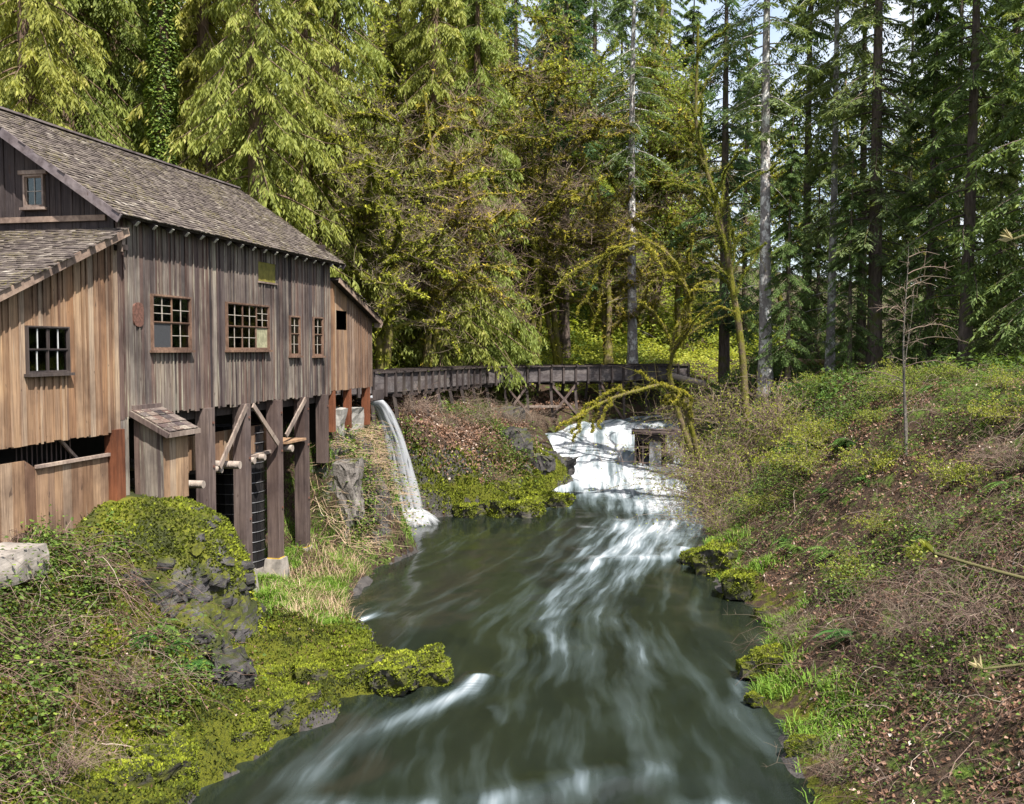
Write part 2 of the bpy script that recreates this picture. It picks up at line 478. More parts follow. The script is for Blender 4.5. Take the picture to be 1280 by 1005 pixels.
M['fern_leaf'] = leaf_mat('sword fern leaf', [(0, (0.03, 0.07, 0.015)), (0.6, (0.07, 0.15, 0.03)), (1, (0.13, 0.24, 0.045))], 0.3, 0.25)
M['tan_bud'] = leaf_mat('tan bud scale', [(0, (0.20, 0.17, 0.08)), (1, (0.36, 0.31, 0.17))], 0.3, 0.0)
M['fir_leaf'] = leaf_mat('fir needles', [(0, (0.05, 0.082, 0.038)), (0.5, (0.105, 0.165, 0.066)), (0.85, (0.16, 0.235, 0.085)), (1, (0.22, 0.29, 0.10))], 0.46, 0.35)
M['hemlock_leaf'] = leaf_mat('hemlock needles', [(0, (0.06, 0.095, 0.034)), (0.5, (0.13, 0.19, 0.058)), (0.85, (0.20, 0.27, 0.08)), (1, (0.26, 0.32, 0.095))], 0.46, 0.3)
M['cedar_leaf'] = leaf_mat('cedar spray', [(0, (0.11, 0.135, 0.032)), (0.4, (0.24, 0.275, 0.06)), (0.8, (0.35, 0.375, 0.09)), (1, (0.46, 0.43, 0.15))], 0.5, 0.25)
M['ivy_leaf'] = leaf_mat('ivy leaf', [(0, (0.04, 0.075, 0.012)), (0.6, (0.11, 0.17, 0.03)), (1, (0.20, 0.25, 0.05))], 0.25, 0.0, 0.4)
M['bud_leaf'] = leaf_mat('unopened bud leaf', [(0, (0.13, 0.17, 0.025)), (0.6, (0.24, 0.27, 0.045)), (1, (0.38, 0.37, 0.13))], 0.4, 0.0)
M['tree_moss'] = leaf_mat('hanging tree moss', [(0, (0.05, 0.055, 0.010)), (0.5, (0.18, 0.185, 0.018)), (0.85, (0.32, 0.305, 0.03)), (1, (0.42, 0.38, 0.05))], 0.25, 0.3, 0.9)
M['twig'] = leaf_mat('bare twig', [(0, (0.07, 0.045, 0.035)), (0.5, (0.15, 0.11, 0.085)), (1, (0.25, 0.20, 0.15))], 0.0, 0.2, 0.8)
M['bark_fir'] = bark_mat('fir bark', (0.045, 0.034, 0.030), (0.15, 0.115, 0.10), moss=(0.10, 0.11, 0.02), moss_amt=0.40)
M['bark_pale'] = bark_mat('pale lichen bark', (0.13, 0.115, 0.115), (0.30, 0.27, 0.265), (0.58, 0.57, 0.56), 0.54, vs=(7, 7, 3))
M['bark_cedar'] = bark_mat('cedar bark', (0.07, 0.045, 0.035), (0.19, 0.13, 0.10), vs=(16, 16, 0.8), moss=(0.12, 0.13, 0.02), moss_amt=0.42)
M['bark_moss'] = bark_mat('mossy maple bark', (0.06, 0.045, 0.03), (0.16, 0.12, 0.08), moss=(0.14, 0.138, 0.018), moss_amt=0.53, vs=(5, 5, 3))
M['bark_alder'] = bark_mat('grey alder bark', (0.07, 0.063, 0.055), (0.17, 0.155, 0.135), (0.08, 0.085, 0.04), 0.60, vs=(6, 6, 6))
M['bark_twig'] = bark_mat('green brown twig bark', (0.06, 0.055, 0.025), (0.12, 0.11, 0.05))
M['bark_log'] = bark_mat('fallen log', (0.13, 0.08, 0.05), (0.30, 0.20, 0.14), moss=(0.16, 0.17, 0.02), moss_amt=0.48)

def ground_mat():
    m, nt, b = mat_new('forest ground')
    vec = node(nt, 'ShaderNodeNewGeometry').outputs['Position']
    n1 = noise(nt, vec, 2.2, 7, 0.7); n2 = noise(nt, vec, 11, 5, 0.7); n3 = noise(nt, vec, 34, 3, 0.7)
    dirt = ramp(nt, n2, [(0.3, (0.020, 0.014, 0.010)), (0.55, (0.052, 0.034, 0.024)), (0.72, (0.11, 0.075, 0.053))])
    green = ramp(nt, n2, [(0.3, (0.03, 0.05, 0.010)), (0.6, (0.085, 0.13, 0.022)), (0.75, (0.15, 0.21, 0.035))])
    mossc = ramp(nt, n3, [(0.3, MOSS[0]), (0.68, MOSS[1])])
    rockc = ramp(nt, n1, [(0.3, (0.028, 0.026, 0.026)), (0.7, (0.10, 0.092, 0.09))])
    def z(nm, lo, hi):
        return ramp(nt, mth(nt, 'ADD', attr(nt, nm), mth(nt, 'MULTIPLY', mth(nt, 'SUBTRACT', n1, 0.5), 1.3)), [(lo, (0, 0, 0)), (hi, (1, 1, 1))])
    c = mix(nt, z('green', 0.42, 0.58), dirt, green)
    c = mix(nt, z('rock', 0.45, 0.55), c, rockc)
    c = mix(nt, z('mossy', 0.42, 0.56), c, mossc)
    nt.links.new(c, b.inputs['Base Color']); b.inputs['Roughness'].default_value = 0.92
    b.inputs['Specular IOR Level'].default_value = 0.15
    nt.links.new(bump(nt, mth(nt, 'ADD', n2, mth(nt, 'MULTIPLY', n3, 0.5)), 0.8, 0.10), b.inputs['Normal'])
    return m
M['ground'] = ground_mat()

# ------------------------------------------------------------------ terrain
XL = np.array([(-60, -9), (-10, -7.5), (8, -6.4), (16.6, -5.3), (19.5, -4.1), (21.4, -3.4), (22.3, -1.7), (23.0, -1.8), (24.2, -3.0), (27.5, -4.4), (31, -4.9), (34, -4.5), (37.2, -3.4), (39.5, -4.2), (43.0, -5.5), (43.7, -4.4), (44.4, -2.2), (45.2, 0.0), (47.5, 1.5), (50.2, 3.0), (52.5, 2.6), (58, 2.0), (60.5, 4.6), (63.5, 9.0), (66.5, 12.0), (72, 17.5), (80, 25), (100, 46), (300, 250)])
XR = np.array([(-60, 6), (-10, 4.5), (8, 4.0), (16.6, 4.9), (18.8, 5.3), (21.8, 5.2), (24, 6.0), (26.5, 6.8), (29, 7.0), (33, 6.6), (36, 6.9), (42, 8.2), (46, 8.8), (52, 9.0), (58, 9.6), (62, 10.8), (66.5, 14.5), (72, 21), (80, 30), (100, 54), (300, 262)])
WZ = np.array([(-60, -0.3), (10, -0.06), (36, 0.0), (42, 0.05), (45, 0.15), (48, 0.45), (50, 0.8), (52, 1.2), (54, 1.65), (56, 2.1), (58, 2.6), (60, 3.0), (61.5, 3.2), (66, 3.3), (300, 4)])
def xl(y): return np.interp(y, XL[:, 0], XL[:, 1])
def xr(y): return np.interp(y, XR[:, 0], XR[:, 1])
def wz(y): return np.interp(y, WZ[:, 0], WZ[:, 1])

SG = np.concatenate([np.linspace(0, 12, 49), [14, 17, 20, 30, 60, 200]])
def sec(pts):
    p = np.array(pts); return np.interp(SG, p[:, 0], p[:, 1])
LSEC = [
 (-60, sec([(0, 0), (2, .8), (5, 2.5), (8, 4), (12, 5), (30, 6), (200, 20)])),
 (10, sec([(0, 0), (2, .6), (4, 1.9), (6, 3.2), (9, 4.2), (12, 5), (30, 6), (200, 20)])),
 (16.5, sec([(0, 0), (.3, .3), (2.0, .75), (3.2, 2.0), (4.6, 3.6), (6, 4.1), (12, 4.6), (30, 9), (200, 20)])),
 (20, sec([(0, 0), (.3, .35), (2.2, .8), (3.2, 1.6), (4.4, 3.3), (5.6, 4.0), (12, 4.3), (20, 6), (30, 12), (200, 40)])),
 (22.5, sec([(0, 0), (.3, .3), (2.6, .55), (5, .9), (6.2, 2.6), (7.2, 4.0), (14, 4.3), (20, 6.5), (30, 13), (200, 45)])),
 (25.5, sec([(0, 0), (.4, .3), (2, .45), (4.2, .5), (5.2, 1.5), (7, 4.0), (12, 4.6), (20, 8), (30, 14), (200, 50)])),
 (29, sec([(0, 0), (.4, .3), (1.5, .42), (5, .5), (6.4, 1.2), (8, 4.5), (12, 5.5), (20, 9), (30, 15), (200, 50)])),
 (33, sec([(0, 0), (.4, .3), (1.5, .45), (3.6, .55), (5, 1.3), (6.5, 4.5), (12, 5.8), (20, 10), (30, 16), (200, 55)])),
 (35.5, sec([(0, 0), (.5, .5), (1.4, .9), (2.2, 2.2), (2.9, 4.0), (4, 5.0), (10, 6), (20, 11), (30, 17), (200, 60)])),
 (39.5, sec([(0, 0), (.4, .5), (.9, 1.2), (1.3, 3.4), (2.0, 4.6), (4, 5.2), (10, 6.2), (20, 12), (30, 18), (200, 60)])),
 (43, sec([(0, 0), (.4, 1.2), (.9, 3.0), (1.6, 4.4), (3, 5.0), (10, 6.6), (20, 13), (30, 19), (200, 60)])),
 (44.6, sec([(0, 0.1), (.5, .9), (1.4, 1.6), (2.4, 3.0), (4, 4.3), (6, 5.2), (12, 7), (20, 12), (30, 19), (200, 60)])),
 (47.5, sec([(0, .3), (.4, .8), (1.6, 1.1), (2.4, 2.4), (4, 3.5), (6, 4.4), (10, 5.8), (14, 7.5), (20, 11), (30, 18), (200, 60)])),
 (51, sec([(0, .9), (.2, 1.8), (.9, 2.2), (2.5, 2.9), (5, 4.2), (8, 5.2), (12, 6.4), (20, 10), (30, 18), (200, 60)])),
 (56, sec([(0, 2.0), (.5, 2.9), (2, 3.6), (5, 4.4), (8, 5.2), (12, 6.2), (20, 9), (30, 16), (200, 60)])),
 (62, sec([(0, 3.2), (.6, 3.8), (3, 4.6), (6, 5.0), (10, 5.4), (17, 6.3), (20, 8), (30, 14), (60, 30), (200, 60)])),
 (70, sec([(0, 3.3), (1, 4.4), (4, 5.9), (10, 6.4), (20, 6.7), (30, 10), (60, 30), (200, 60)])),
 (82, sec([(0, 3.6), (2, 5.8), (6, 6.8), (12, 7.2), (20, 7.6), (40, 11), (60, 26), (200, 60)])),
 (110, sec([(0, 3.6), (2, 5.8), (6, 6.8), (12, 7.2), (40, 9), (80, 14), (110, 26), (200, 40)])),
 (300, sec([(0, 3.6), (2, 5.8), (6, 6.8), (12, 7.2), (40, 8), (200, 14)])),
]
LY = np.array([a for a, _ in LSEC]); LZ = np.stack([b for _, b in LSEC])
RK = np.array([(-60, .6), (10, .62), (20, .70), (30, .78), (40, .88), (47, 1.15), (58, 1.15), (70, .7), (300, .6)])
RP = np.array([(-60, 6.8), (34, 6.6), (42, 6.3), (50, 5.9), (56, 6.6), (62, 7.1), (70, 7.3), (90, 7.6), (300, 8)])

def height(X, Y, rough=True):
    X = np.asarray(X, float); Y = np.asarray(Y, float)
    a = xl(Y); b = xr(Y); w = wz(Y)
    if rough:
        jt = fbm(X * 0.9 + 31, Y * 0.9, octv=4, seed=77) * 0.75
        a = a + jt * np.interp(Y, [12, 16, 42, 44], [.2, 1, 1, .4]); b = b - jt * 0.8
    # left bank
    s = np.clip(a - X, 0, 199)
    yi = np.clip(np.searchsorted(LY, Y) - 1, 0, len(LY) - 2)
    ty = np.clip((Y - LY[yi]) / (LY[yi + 1] - LY[yi]), 0, 1)
    si = np.clip(np.searchsorted(SG, s) - 1, 0, len(SG) - 2)
    ts = np.clip((s - SG[si]) / (SG[si + 1] - SG[si]), 0, 1)
    z0 = LZ[yi, si] * (1 - ts) + LZ[yi, si + 1] * ts
    z1 = LZ[yi + 1, si] * (1 - ts) + LZ[yi + 1, si + 1] * ts
    zl = z0 * (1 - ty) + z1 * ty
    # right bank
    sr = np.clip(X - b, 0, None)
    k = np.interp(Y, RK[:, 0], RK[:, 1]); zp = np.interp(Y, RP[:, 0], RP[:, 1])
    lin = w + 0.25 * np.minimum(sr, 0.7) + k * np.maximum(sr - 0.7, 0)
    t = np.clip((lin - (zp - 1.4)) / 2.8, 0, 1)
    zr = np.where(lin < zp - 1.4, lin, np.minimum(lin, zp - 1.4 + 2.8 * (t - 0.5 * t * t))) + 0.05 * np.maximum(sr - 12, 0)
    # bed
    d = np.minimum(X - a, b - X)
    bed = w - 0.12 - 0.75 * sstep(0, 1.6, d)
    z = np.where(X < a, zl, np.where(X > b, zr, bed))
    # far hills
    z = z + np.clip((Y - 84) * 0.11, 0, 8) + 14 * sstep(79, 112, Y) * sstep(24, 8, X) * sstep(-70, -30, X)
    if rough:
        amp = 0.10 + 0.22 * sstep(0.3, 3.0, np.maximum(a - X, X - b))
        inside = sstep(-0.5, 0.6, -d)
        z = z + (fbm(X * 0.55, Y * 0.55, octv=4, seed=3) * amp * 1.6 + fbm(X * 2.1, Y * 2.1, octv=3, seed=9) * amp * 0.5) * inside
        # blocky ledge steps on the low left shelf and middle bank
        led = (sstep(0.05, 0.4, a - X) * sstep(7.0, 5.0, a - X)) * sstep(14, 17, Y) * sstep(29, 26, Y)
        led = led + 1.6 * sstep(0.05, 0.4, a - X) * sstep(3.0, 2.0, a - X) * sstep(43.5, 44.5, Y) * sstep(54, 51, Y)
        cells = vnoise(X * 1.1 + 5, Y * 1.1, seed=21) + 0.6 * vnoise(X * 2.6, Y * 2.6, seed=22)
        z = z + led * (np.round(cells * 2.2) / 2.2) * 0.17
    return z

def axis(parts):
    out = [np.arange(a, b, s) for a, b, s in parts]
    return np.concatenate(out)
gx = axis([(-240, -60, 20), (-60, -30, 3), (-30, -14, 0.8), (-14, 16, 0.18), (16, 26, 0.4), (26, 60, 2), (60, 260, 20)])
gy = axis([(-60, 4, 4), (4, 12, 0.4), (12, 52, 0.2), (52, 70, 0.35), (70, 100, 1.0), (100, 180, 5), (180, 420, 30)])
GX, GY = np.meshgrid(gx, gy)
GZ = height(GX, GY)
ny, nx = GX.shape
ii, jj = np.meshgrid(np.arange(ny - 1), np.arange(nx - 1), indexing='ij')
q = (ii * nx + jj).ravel()
g = G().add(np.stack([GX, GY, GZ], -1).reshape(-1, 3), np.stack([q, q + 1, q + nx + 1, q + nx], 1))
me = g.mesh('ground', M['ground'], True)
def pattr(me, name, arr):
    at = me.attributes.new(name, 'FLOAT', 'POINT'); at.data.foreach_set('value', np.asarray(arr, np.float32).ravel())
sl = xl(GY) - GX; sr_ = GX - xr(GY)
shelf = sstep(-0.3, 0.3, sl) * sstep(7, 4.5, sl) * sstep(13, 16, GY) * sstep(29, 26, GY)
midb = sstep(-0.2, 0.2, sl) * sstep(2.4, 1.2, sl) * sstep(43, 45, GY) * sstep(53, 50, GY)
redge = sstep(-0.3, 0.2, sr_) * sstep(2.2, 0.8, sr_) * sstep(44, 38, GY)
wet = sstep(0.12, 0.0, np.maximum(sl, sr_))
mossy = 0.85 * shelf + 0.75 * midb + 0.5 * redge - wet
rockw = 0.55 * shelf + 0.7 * midb + 0.4 * redge + 1.2 * wet * sstep(-1, 0, np.maximum(sl, sr_)) + sstep(0.1, .8, sl) * sstep(4, 2.5, sl) * sstep(33, 36, GY) * sstep(60, 52, GY) * 0.55
green = 0.42 + 0.35 * sstep(64, 72, GY) * sstep(14, 6, GX) + 0.2 * sstep(6, 10, sr_) - 0.18 * sstep(0.5, 2, sl) * sstep(44, 46, GY) * sstep(64, 58, GY)
pattr(me, 'mossy', mossy); pattr(me, 'rock', rockw); pattr(me, 'green', green)
ground = link('ground', me, kind='structure')

def hz(x, y):
    return float(height(np.array([x]), np.array([y]))[0])
def at(px, D):
    return (px - 640.0) / FPX * D
def atz(py, D):
    return EYE - (py - 436.0) / FPX * D

# ------------------------------------------------------------------ river
nw, nl = 120, 420
ty = np.concatenate([np.linspace(-40, 10, 20, endpoint=False), np.linspace(10, 66, 340, endpoint=False), np.linspace(66, 110, 60)])
RYg, RW = np.meshgrid(ty, np.linspace(0, 1, nw), indexing='ij')
A_ = xl(RYg) - 0.9; B_ = xr(RYg) + 0.9
# smooth channel centre for the flow coordinate
RX = A_ + (B_ - A_) * RW
def seg_d(X, Y, pts):
    best = np.full(X.shape, 1e9); along = np.zeros(X.shape)
    L = 0
    for (x0, y0), (x1, y1) in zip(pts[:-1], pts[1:]):
        dx, dy = x1 - x0, y1 - y0; ln = math.hypot(dx, dy)
        t = np.clip(((X - x0) * dx + (Y - y0) * dy) / ln ** 2, 0, 1)
        d = np.hypot(X - x0 - t * dx, Y - y0 - t * dy)
        m = d < best; best = np.where(m, d, best); along = np.where(m, L + t * ln, along)
        L += ln
    return best, along / L
def streak(pts, w0, w1, a0, a1):
    d, t = seg_d(RX, RYg, pts)
    w = w0 + (w1 - w0) * t
    return (a0 + (a1 - a0) * t) * np.exp(-(d / w) ** 2)
foam = np.zeros_like(RX)
foam = np.maximum(foam, 0.93 * sstep(42.5, 50.5, RYg + 0.25 * (RX - 4)) * sstep(67, 62, RYg))
foam = np.maximum(foam, streak([(7.2, 47), (6.2, 42.5), (5.2, 39), (4.0, 36.0)], 3.2, 2.3, 0.95, 0.74))
foam = np.maximum(foam, streak([(6.4, 37.0), (5.6, 35.6), (3.6, 35.2), (2.4, 34.0)], 0.7, 0.9, 0.78, 0.7))
foam = np.maximum(foam, streak([(4.0, 35.5), (3.0, 33.0), (2.0, 30.5), (1.3, 27.5), (1.2, 23.5)], 1.8, 1.7, 0.62, 0.34))
foam = np.maximum(foam, streak([(1.6, 28.8), (1.0, 27.8), (1.3, 26.5)], 0.5, 0.6, 0.58, 0.4))
foam = np.maximum(foam, streak([(2.8, 27.5), (2.9, 25.5), (3.2, 22.5)], 0.8, 0.8, 0.36, 0.32))
foam = np.maximum(foam, streak([(-0.75, 22.7), (-1.0, 21.7), (-1.9, 20.6), (-2.9, 19.3), (-3.7, 17.4)], 0.30, 0.75, 1.0, 0.42))
foam = np.maximum(foam, streak([(-0.45, 20.9), (-0.15, 20.0)], 0.18, 0.25, 0.55, 0.3))
foam = np.maximum(foam, streak([(-0.3, 16.2), (0.8, 16.9), (2.4, 17.6)], 0.7, 0.7, 0.60, 0.45))
foam = np.maximum(foam, streak([(-3.2, 16.3), (-1.6, 16.2)], 0.5, 0.5, 0.60, 0.5))
foam = np.maximum(foam, streak([(3.0, 16.3), (4.0, 16.1)], 0.45, 0.5, 0.60, 0.6))
foam = np.maximum(foam, streak([(5.2, 22.6), (4.7, 20.6), (5.1, 18.6)], 0.25, 0.5, 0.5, 0.35))
foam = np.maximum(foam, streak([(-4.3, 27.6), (-3.7, 28.3)], 0.24, 0.3, 0.9, 0.55))
foam = np.maximum(foam, streak([(-4.6, 43.2), (-3.4, 42.0)], 0.7, 0.9, 0.8, 0.1))
foam = np.maximum(foam, 0.14 * sstep(27, 19, RYg))
# shade of green water in the crest at the top of the fall
foam -= 0.55 * np.exp(-((RYg - 61.6 - 0.1 * (RX - 8)) / 0.8) ** 2) * sstep(5.5, 7.5, RX)
foam -= 0.35 * np.exp(-(((RYg - 44.2) / 1.2) ** 2 + ((RX - 5) / 2.2) ** 2))
wav = fbm(RX * 0.7, RYg * 0.45, octv=3, seed=41) * 0.05 + fbm(RX * 1.6, RYg * 0.8, octv=3, seed=42) * 0.10 * np.clip(foam, 0, 1) * sstep(36, 50, RYg)
wav += 0.24 * sstep(44, 52, RYg) * fbm(RX * 0.45, RYg * 0.55 + 0.2 * RX, octv=4, seed=43) * sstep(70, 64, RYg)
wav += streak([(-0.75, 22.7), (-1.0, 21.7), (-2.6, 19.6)], 0.3, 0.7, 0.10, 0.0)
wav += streak([(6.4, 37.0), (5.6, 35.6), (3.6, 35.2)], 0.6, 0.8, 0.16, 0.1)
wav += streak([(-0.3, 16.2), (0.8, 16.9), (2.4, 17.6)], 0.6, 0.6, 0.10, 0.08)
RZ = wz(RYg) + wav
nl = len(ty)
ii, jj = np.meshgrid(np.arange(nl - 1), np.arange(nw - 1), indexing='ij'); q = (ii * nw + jj).ravel()
me = G().add(np.stack([RX, RYg, RZ], -1).reshape(-1, 3), np.stack([q, q + 1, q + nw + 1, q + nw], 1)).mesh('river', None, True)
me.materials.clear()
pattr(me, 'foam', np.clip(foam, 0, 1.2))
# flow coordinates: long-exposure streaks fan out below the rapids
ctr = np.interp(RYg, [-40, 10, 18, 28, 36, 44, 52, 60, 66], [0, 0, 0.3, 1.2, 3.4, 5.5, 5.8, 7.0, 11])
wid = np.interp(RYg, [-40, 10, 18, 28, 36, 44, 52, 60, 66], [6, 5.2, 4.8, 3.6, 3.0, 3.0, 3.2, 3.0, 3.0])
pattr(me, 'fu', (RX - ctr) / wid * 4); pattr(me, 'fv', RYg)
def water_mat():
    m, nt, b = mat_new('silky river water')
    fu = attr(nt, 'fu'); fv = attr(nt, 'fv'); fo = attr(nt, 'foam')
    cmb = node(nt, 'ShaderNodeCombineXYZ')
    nt.links.new(fu, cmb.inputs[0]); nt.links.new(fv, cmb.inputs[1])
    vec = cmb.outputs[0]
    warp = node(nt, 'ShaderNodeTexNoise'); warp.inputs['Scale'].default_value = 0.35; warp.inputs['Detail'].default_value = 2
    nt.links.new(vec, warp.inputs['Vector'])
    wv = node(nt, 'ShaderNodeVectorMath', operation='MULTIPLY_ADD')
    nt.links.new(warp.outputs['Color'], wv.inputs[0]); wv.inputs[1].default_value = (0.7, 0.5, 0); nt.links.new(vec, wv.inputs[2])
    vv = wv.outputs[0]
    s1 = noise(nt, mapping(nt, vv, (4.2, 0.16, 1)), 1.0, 3, 0.45, 0.0)
    s2 = noise(nt, mapping(nt, vv, (1.5, 0.22, 1)), 1.0, 3, 0.5, 0.0)
    st = mth(nt, 'ADD', mth(nt, 'MULTIPLY', s1, 0.30), mth(nt, 'MULTIPLY', s2, 1.0))
    f = mth(nt, 'ADD', fo, mth(nt, 'MULTIPLY', mth(nt, 'SUBTRACT', st, 0.65), 1.5))
    f = ramp(nt, f, [(0.12, (0, 0, 0)), (0.45, (0.14, 0.14, 0.14)), (0.80, (0.62, 0.62, 0.62)), (1.05, (1, 1, 1))])
    foamc = ramp(nt, f, [(0.0, (0.10, 0.14, 0.15)), (0.5, (0.22, 0.27, 0.31)), (1.0, (0.40, 0.42, 0.45))])
    deep = ramp(nt, s2, [(0.3, (0.007, 0.010, 0.007)), (0.7, (0.014, 0.019, 0.013))])
    fz = node(nt, 'ShaderNodeBsdfDiffuse'); nt.links.new(foamc, fz.inputs['Color']); nt.links.new(bump(nt, st, 0.5, 0.5), fz.inputs['Normal'])
    nt.links.new(deep, b.inputs['Base Color'])
    b.inputs['Roughness'].default_value = 0.14
    b.inputs['IOR'].default_value = 1.33
    nt.links.new(bump(nt, st, 0.12, 0.12), b.inputs['Normal'])
    ms = node(nt, 'ShaderNodeMixShader')
    nt.links.new(f, ms.inputs[0]); nt.links.new(b.outputs[0], ms.inputs[1]); nt.links.new(fz.outputs[0], ms.inputs[2])
    nt.links.new(ms.outputs[0], nt.nodes['Material Output'].inputs['Surface'])
    return m
me.materials.append(water_mat())
river = link('river', me, kind='structure')

# ------------------------------------------------------------------ grist mill (local x = towards river, y = upstream along the wall)
MA = -math.atan2(0.2045, 0.979)
mill = empty('grist_mill', (-9.14, 23.1, 0.0), MA, 'weathered board and batten grist mill on timber posts above the river', 'mill')
EAVE, PITCH, RIDGE_X = 10.65, 0.683, -3.73
ZB = 6.03
WY1 = 12.85

def wall_boards(part, mat, x0, y0, y1, zb, zt, openings, wmin, wmax, thick=0.03, along='y', jag=0.05, batten=None, bmat=None, rnd=None):
    """separate vertical boards (and battens) between y0 and y1; openings (a, b, z0, z1); zt is a function"""
    R = rnd or random
    edges = sorted({y0, y1, *[e for o in openings for e in o[:2]]})
    cols = []
    for a, b in zip(edges[:-1], edges[1:]):
        y = a
        while y < b - 1e-6:
            w = R.uniform(wmin, wmax)
            if b - y - w < wmin * 0.6: w = b - y
            cols.append((y, min(y + w, b))); y += w
    def piece(name, a, b, za0, zt_, xa, th, m):
        za = za0 - (R.uniform(0, jag) if za0 == zb else 0)
        if callable(zt_): ta, tb = zt_(a), zt_(b)
        else: ta = tb = zt_
        if min(ta, tb) - za < 0.04: return
        gp = 0.004
        P = [(a + gp, za, 0), (b - gp, za, 0), (a + gp, ta, 0), (b - gp, tb, 0)]
        v = []
        for xx in (xa, xa + th):
            for (y, z, _) in P:
                v.append((xx, y, z) if along == 'y' else (y, -xx if False else xx, z))
        f = [[0, 2, 3, 1], [4, 5, 7, 6], [0, 1, 5, 4], [2, 6, 7, 3], [0, 4, 6, 2], [1, 3, 7, 5]]
        link(name, G().add(v, f).mesh(name, m), part)
    for (a, b) in cols:
        mid = (a + b) / 2
        cuts = sorted([(o[2], o[3]) for o in openings if o[0] - 1e-6 <= mid <= o[1] + 1e-6])
        z = zb; dx = R.uniform(-0.006, 0.006)
        for (c0, c1) in cuts:
            piece('board', a, b, z, c0, x0 + dx, thick, mat); z = c1
        piece('board', a, b, z, zt, x0 + dx, thick, mat)
    if batten:
        for (a, b) in cols[1:]:
            if any(abs(a - e) < 1e-6 for o in openings for e in o[:2]): 
                continue
            w = batten * R.uniform(0.8, 1.2)
            cuts = sorted([(o[2], o[3]) for o in openings if o[0] - 1e-6 <= a <= o[1] + 1e-6])
            z = zb
            for (c0, c1) in cuts:
                piece('batten', a - w / 2, a + w / 2, z, c0, x0 + thick + 0.008, 0.022, bmat or mat); z = c1
            piece('batten', a - w / 2, a + w / 2, z, zt, x0 + thick + 0.008, 0.022, bmat or mat)

def frame_part(name, bars, mat):
    g = G()
    for c, s in bars: g.box(c, s)
    return link(name, g.mesh(name, mat), mill)

def window(x, a, b, z0, z1, lights, mat_f, mat_m, along='y', sill=True, head=False, fw=0.045):
    """frame as the part; sash bars and panes below it. lights: list of (a0,a1,z0,z1,cols,rows,kind) in 0..1"""
    def put(y, z, sy, sz, xx, sx):
        return ((xx, y, z), (sx, sy, sz)) if along == 'y' else ((y, xx, z), (sy, sx, sz))
    g = G()
    s = 1 if along == 'y' else -1
    for (y, z, sy, sz) in ((a + fw / 2, (z0 + z1) / 2, fw, z1 - z0), (b - fw / 2, (z0 + z1) / 2, fw, z1 - z0), ((a + b) / 2, z1 - fw / 2, b - a - 2 * fw, fw), ((a + b) / 2, z0 + fw / 2, b - a - 2 * fw, fw)):
        c, sz_ = put(y, z, sy, sz, x + s * 0.01, 0.12); g.box(c, sz_)
    if sill:
        c, sz_ = put((a + b) / 2, z0 - 0.03, b - a + 0.12, 0.06, x + s * 0.05, 0.16); g.box(c, sz_)
    if head:
        c, sz_ = put((a + b) / 2, z1 + 0.05, b - a + 0.2, 0.09, x + s * 0.05, 0.10); g.box(c, sz_)
    w = link('window', g.mesh('window', mat_f), mill)
    A, B, C, D = a + fw, b - fw, z0 + fw, z1 - fw
    for (p0, p1, q0, q1, nc, nr, kind) in lights:
        y0_, y1_ = A + (B - A) * p0, A + (B - A) * p1
        c0_, c1_ = C + (D - C) * q0, C + (D - C) * q1
        st = 0.026; xo = x - s * (0.0 if q0 < 0.3 else -0.02)
        g = G()
        for (y, z, sy, sz) in ((y0_ + st / 2, (c0_ + c1_) / 2, st, c1_ - c0_), (y1_ - st / 2, (c0_ + c1_) / 2, st, c1_ - c0_), ((y0_ + y1_) / 2, c0_ + st / 2, y1_ - y0_ - 2 * st, st), ((y0_ + y1_) / 2, c1_ - st / 2, y1_ - y0_ - 2 * st, st)):
            c, sz_ = put(y, z, sy, sz, xo, 0.04); g.box(c, sz_)
        link('sash', g.mesh('sash', mat_f), w)
        iy0, iy1, iz0, iz1 = y0_ + st, y1_ - st, c0_ + st, c1_ - st
        if kind != 'glass':
            c, sz_ = put((iy0 + iy1) / 2, (iz0 + iz1) / 2, iy1 - iy0, iz1 - iz0, xo, 0.012)
            link('shutter_panel', G().box(c, sz_).mesh('shutter_panel', M[kind]), w)
            continue
        mw = 0.017
        for i in range(1, nc):
            c, sz_ = put(iy0 + (iy1 - iy0) * i / nc, (iz0 + iz1) / 2, mw, iz1 - iz0, xo, 0.03)
            link('muntin', G().box(c, sz_).mesh('muntin', mat_m), w)
        for j in range(1, nr):
            c, sz_ = put((iy0 + iy1) / 2, iz0 + (iz1 - iz0) * j / nr, iy1 - iy0, mw, xo, 0.026)
            link('muntin', G().box(c, sz_).mesh('muntin', mat_m), w)
        for i in range(nc):
            for j in range(nr):
                py0 = iy0 + (iy1 - iy0) * i / nc; py1 = iy0 + (iy1 - iy0) * (i + 1) / nc
                pz0 = iz0 + (iz1 - iz0) * j / nr; pz1 = iz0 + (iz1 - iz0) * (j + 1) / nr
                c, sz_ = put((py0 + py1) / 2, (pz0 + pz1) / 2, py1 - py0, pz1 - pz0, xo - s * 0.004, 0.004)
                tilt = Matrix.Rotation(random.uniform(-0.012, 0.012), 3, 'Z' if along == 'y' else 'X')
                link('pane', G().box(c, sz_, np.array(tilt)).mesh('pane', M['glass']), w)
    return w

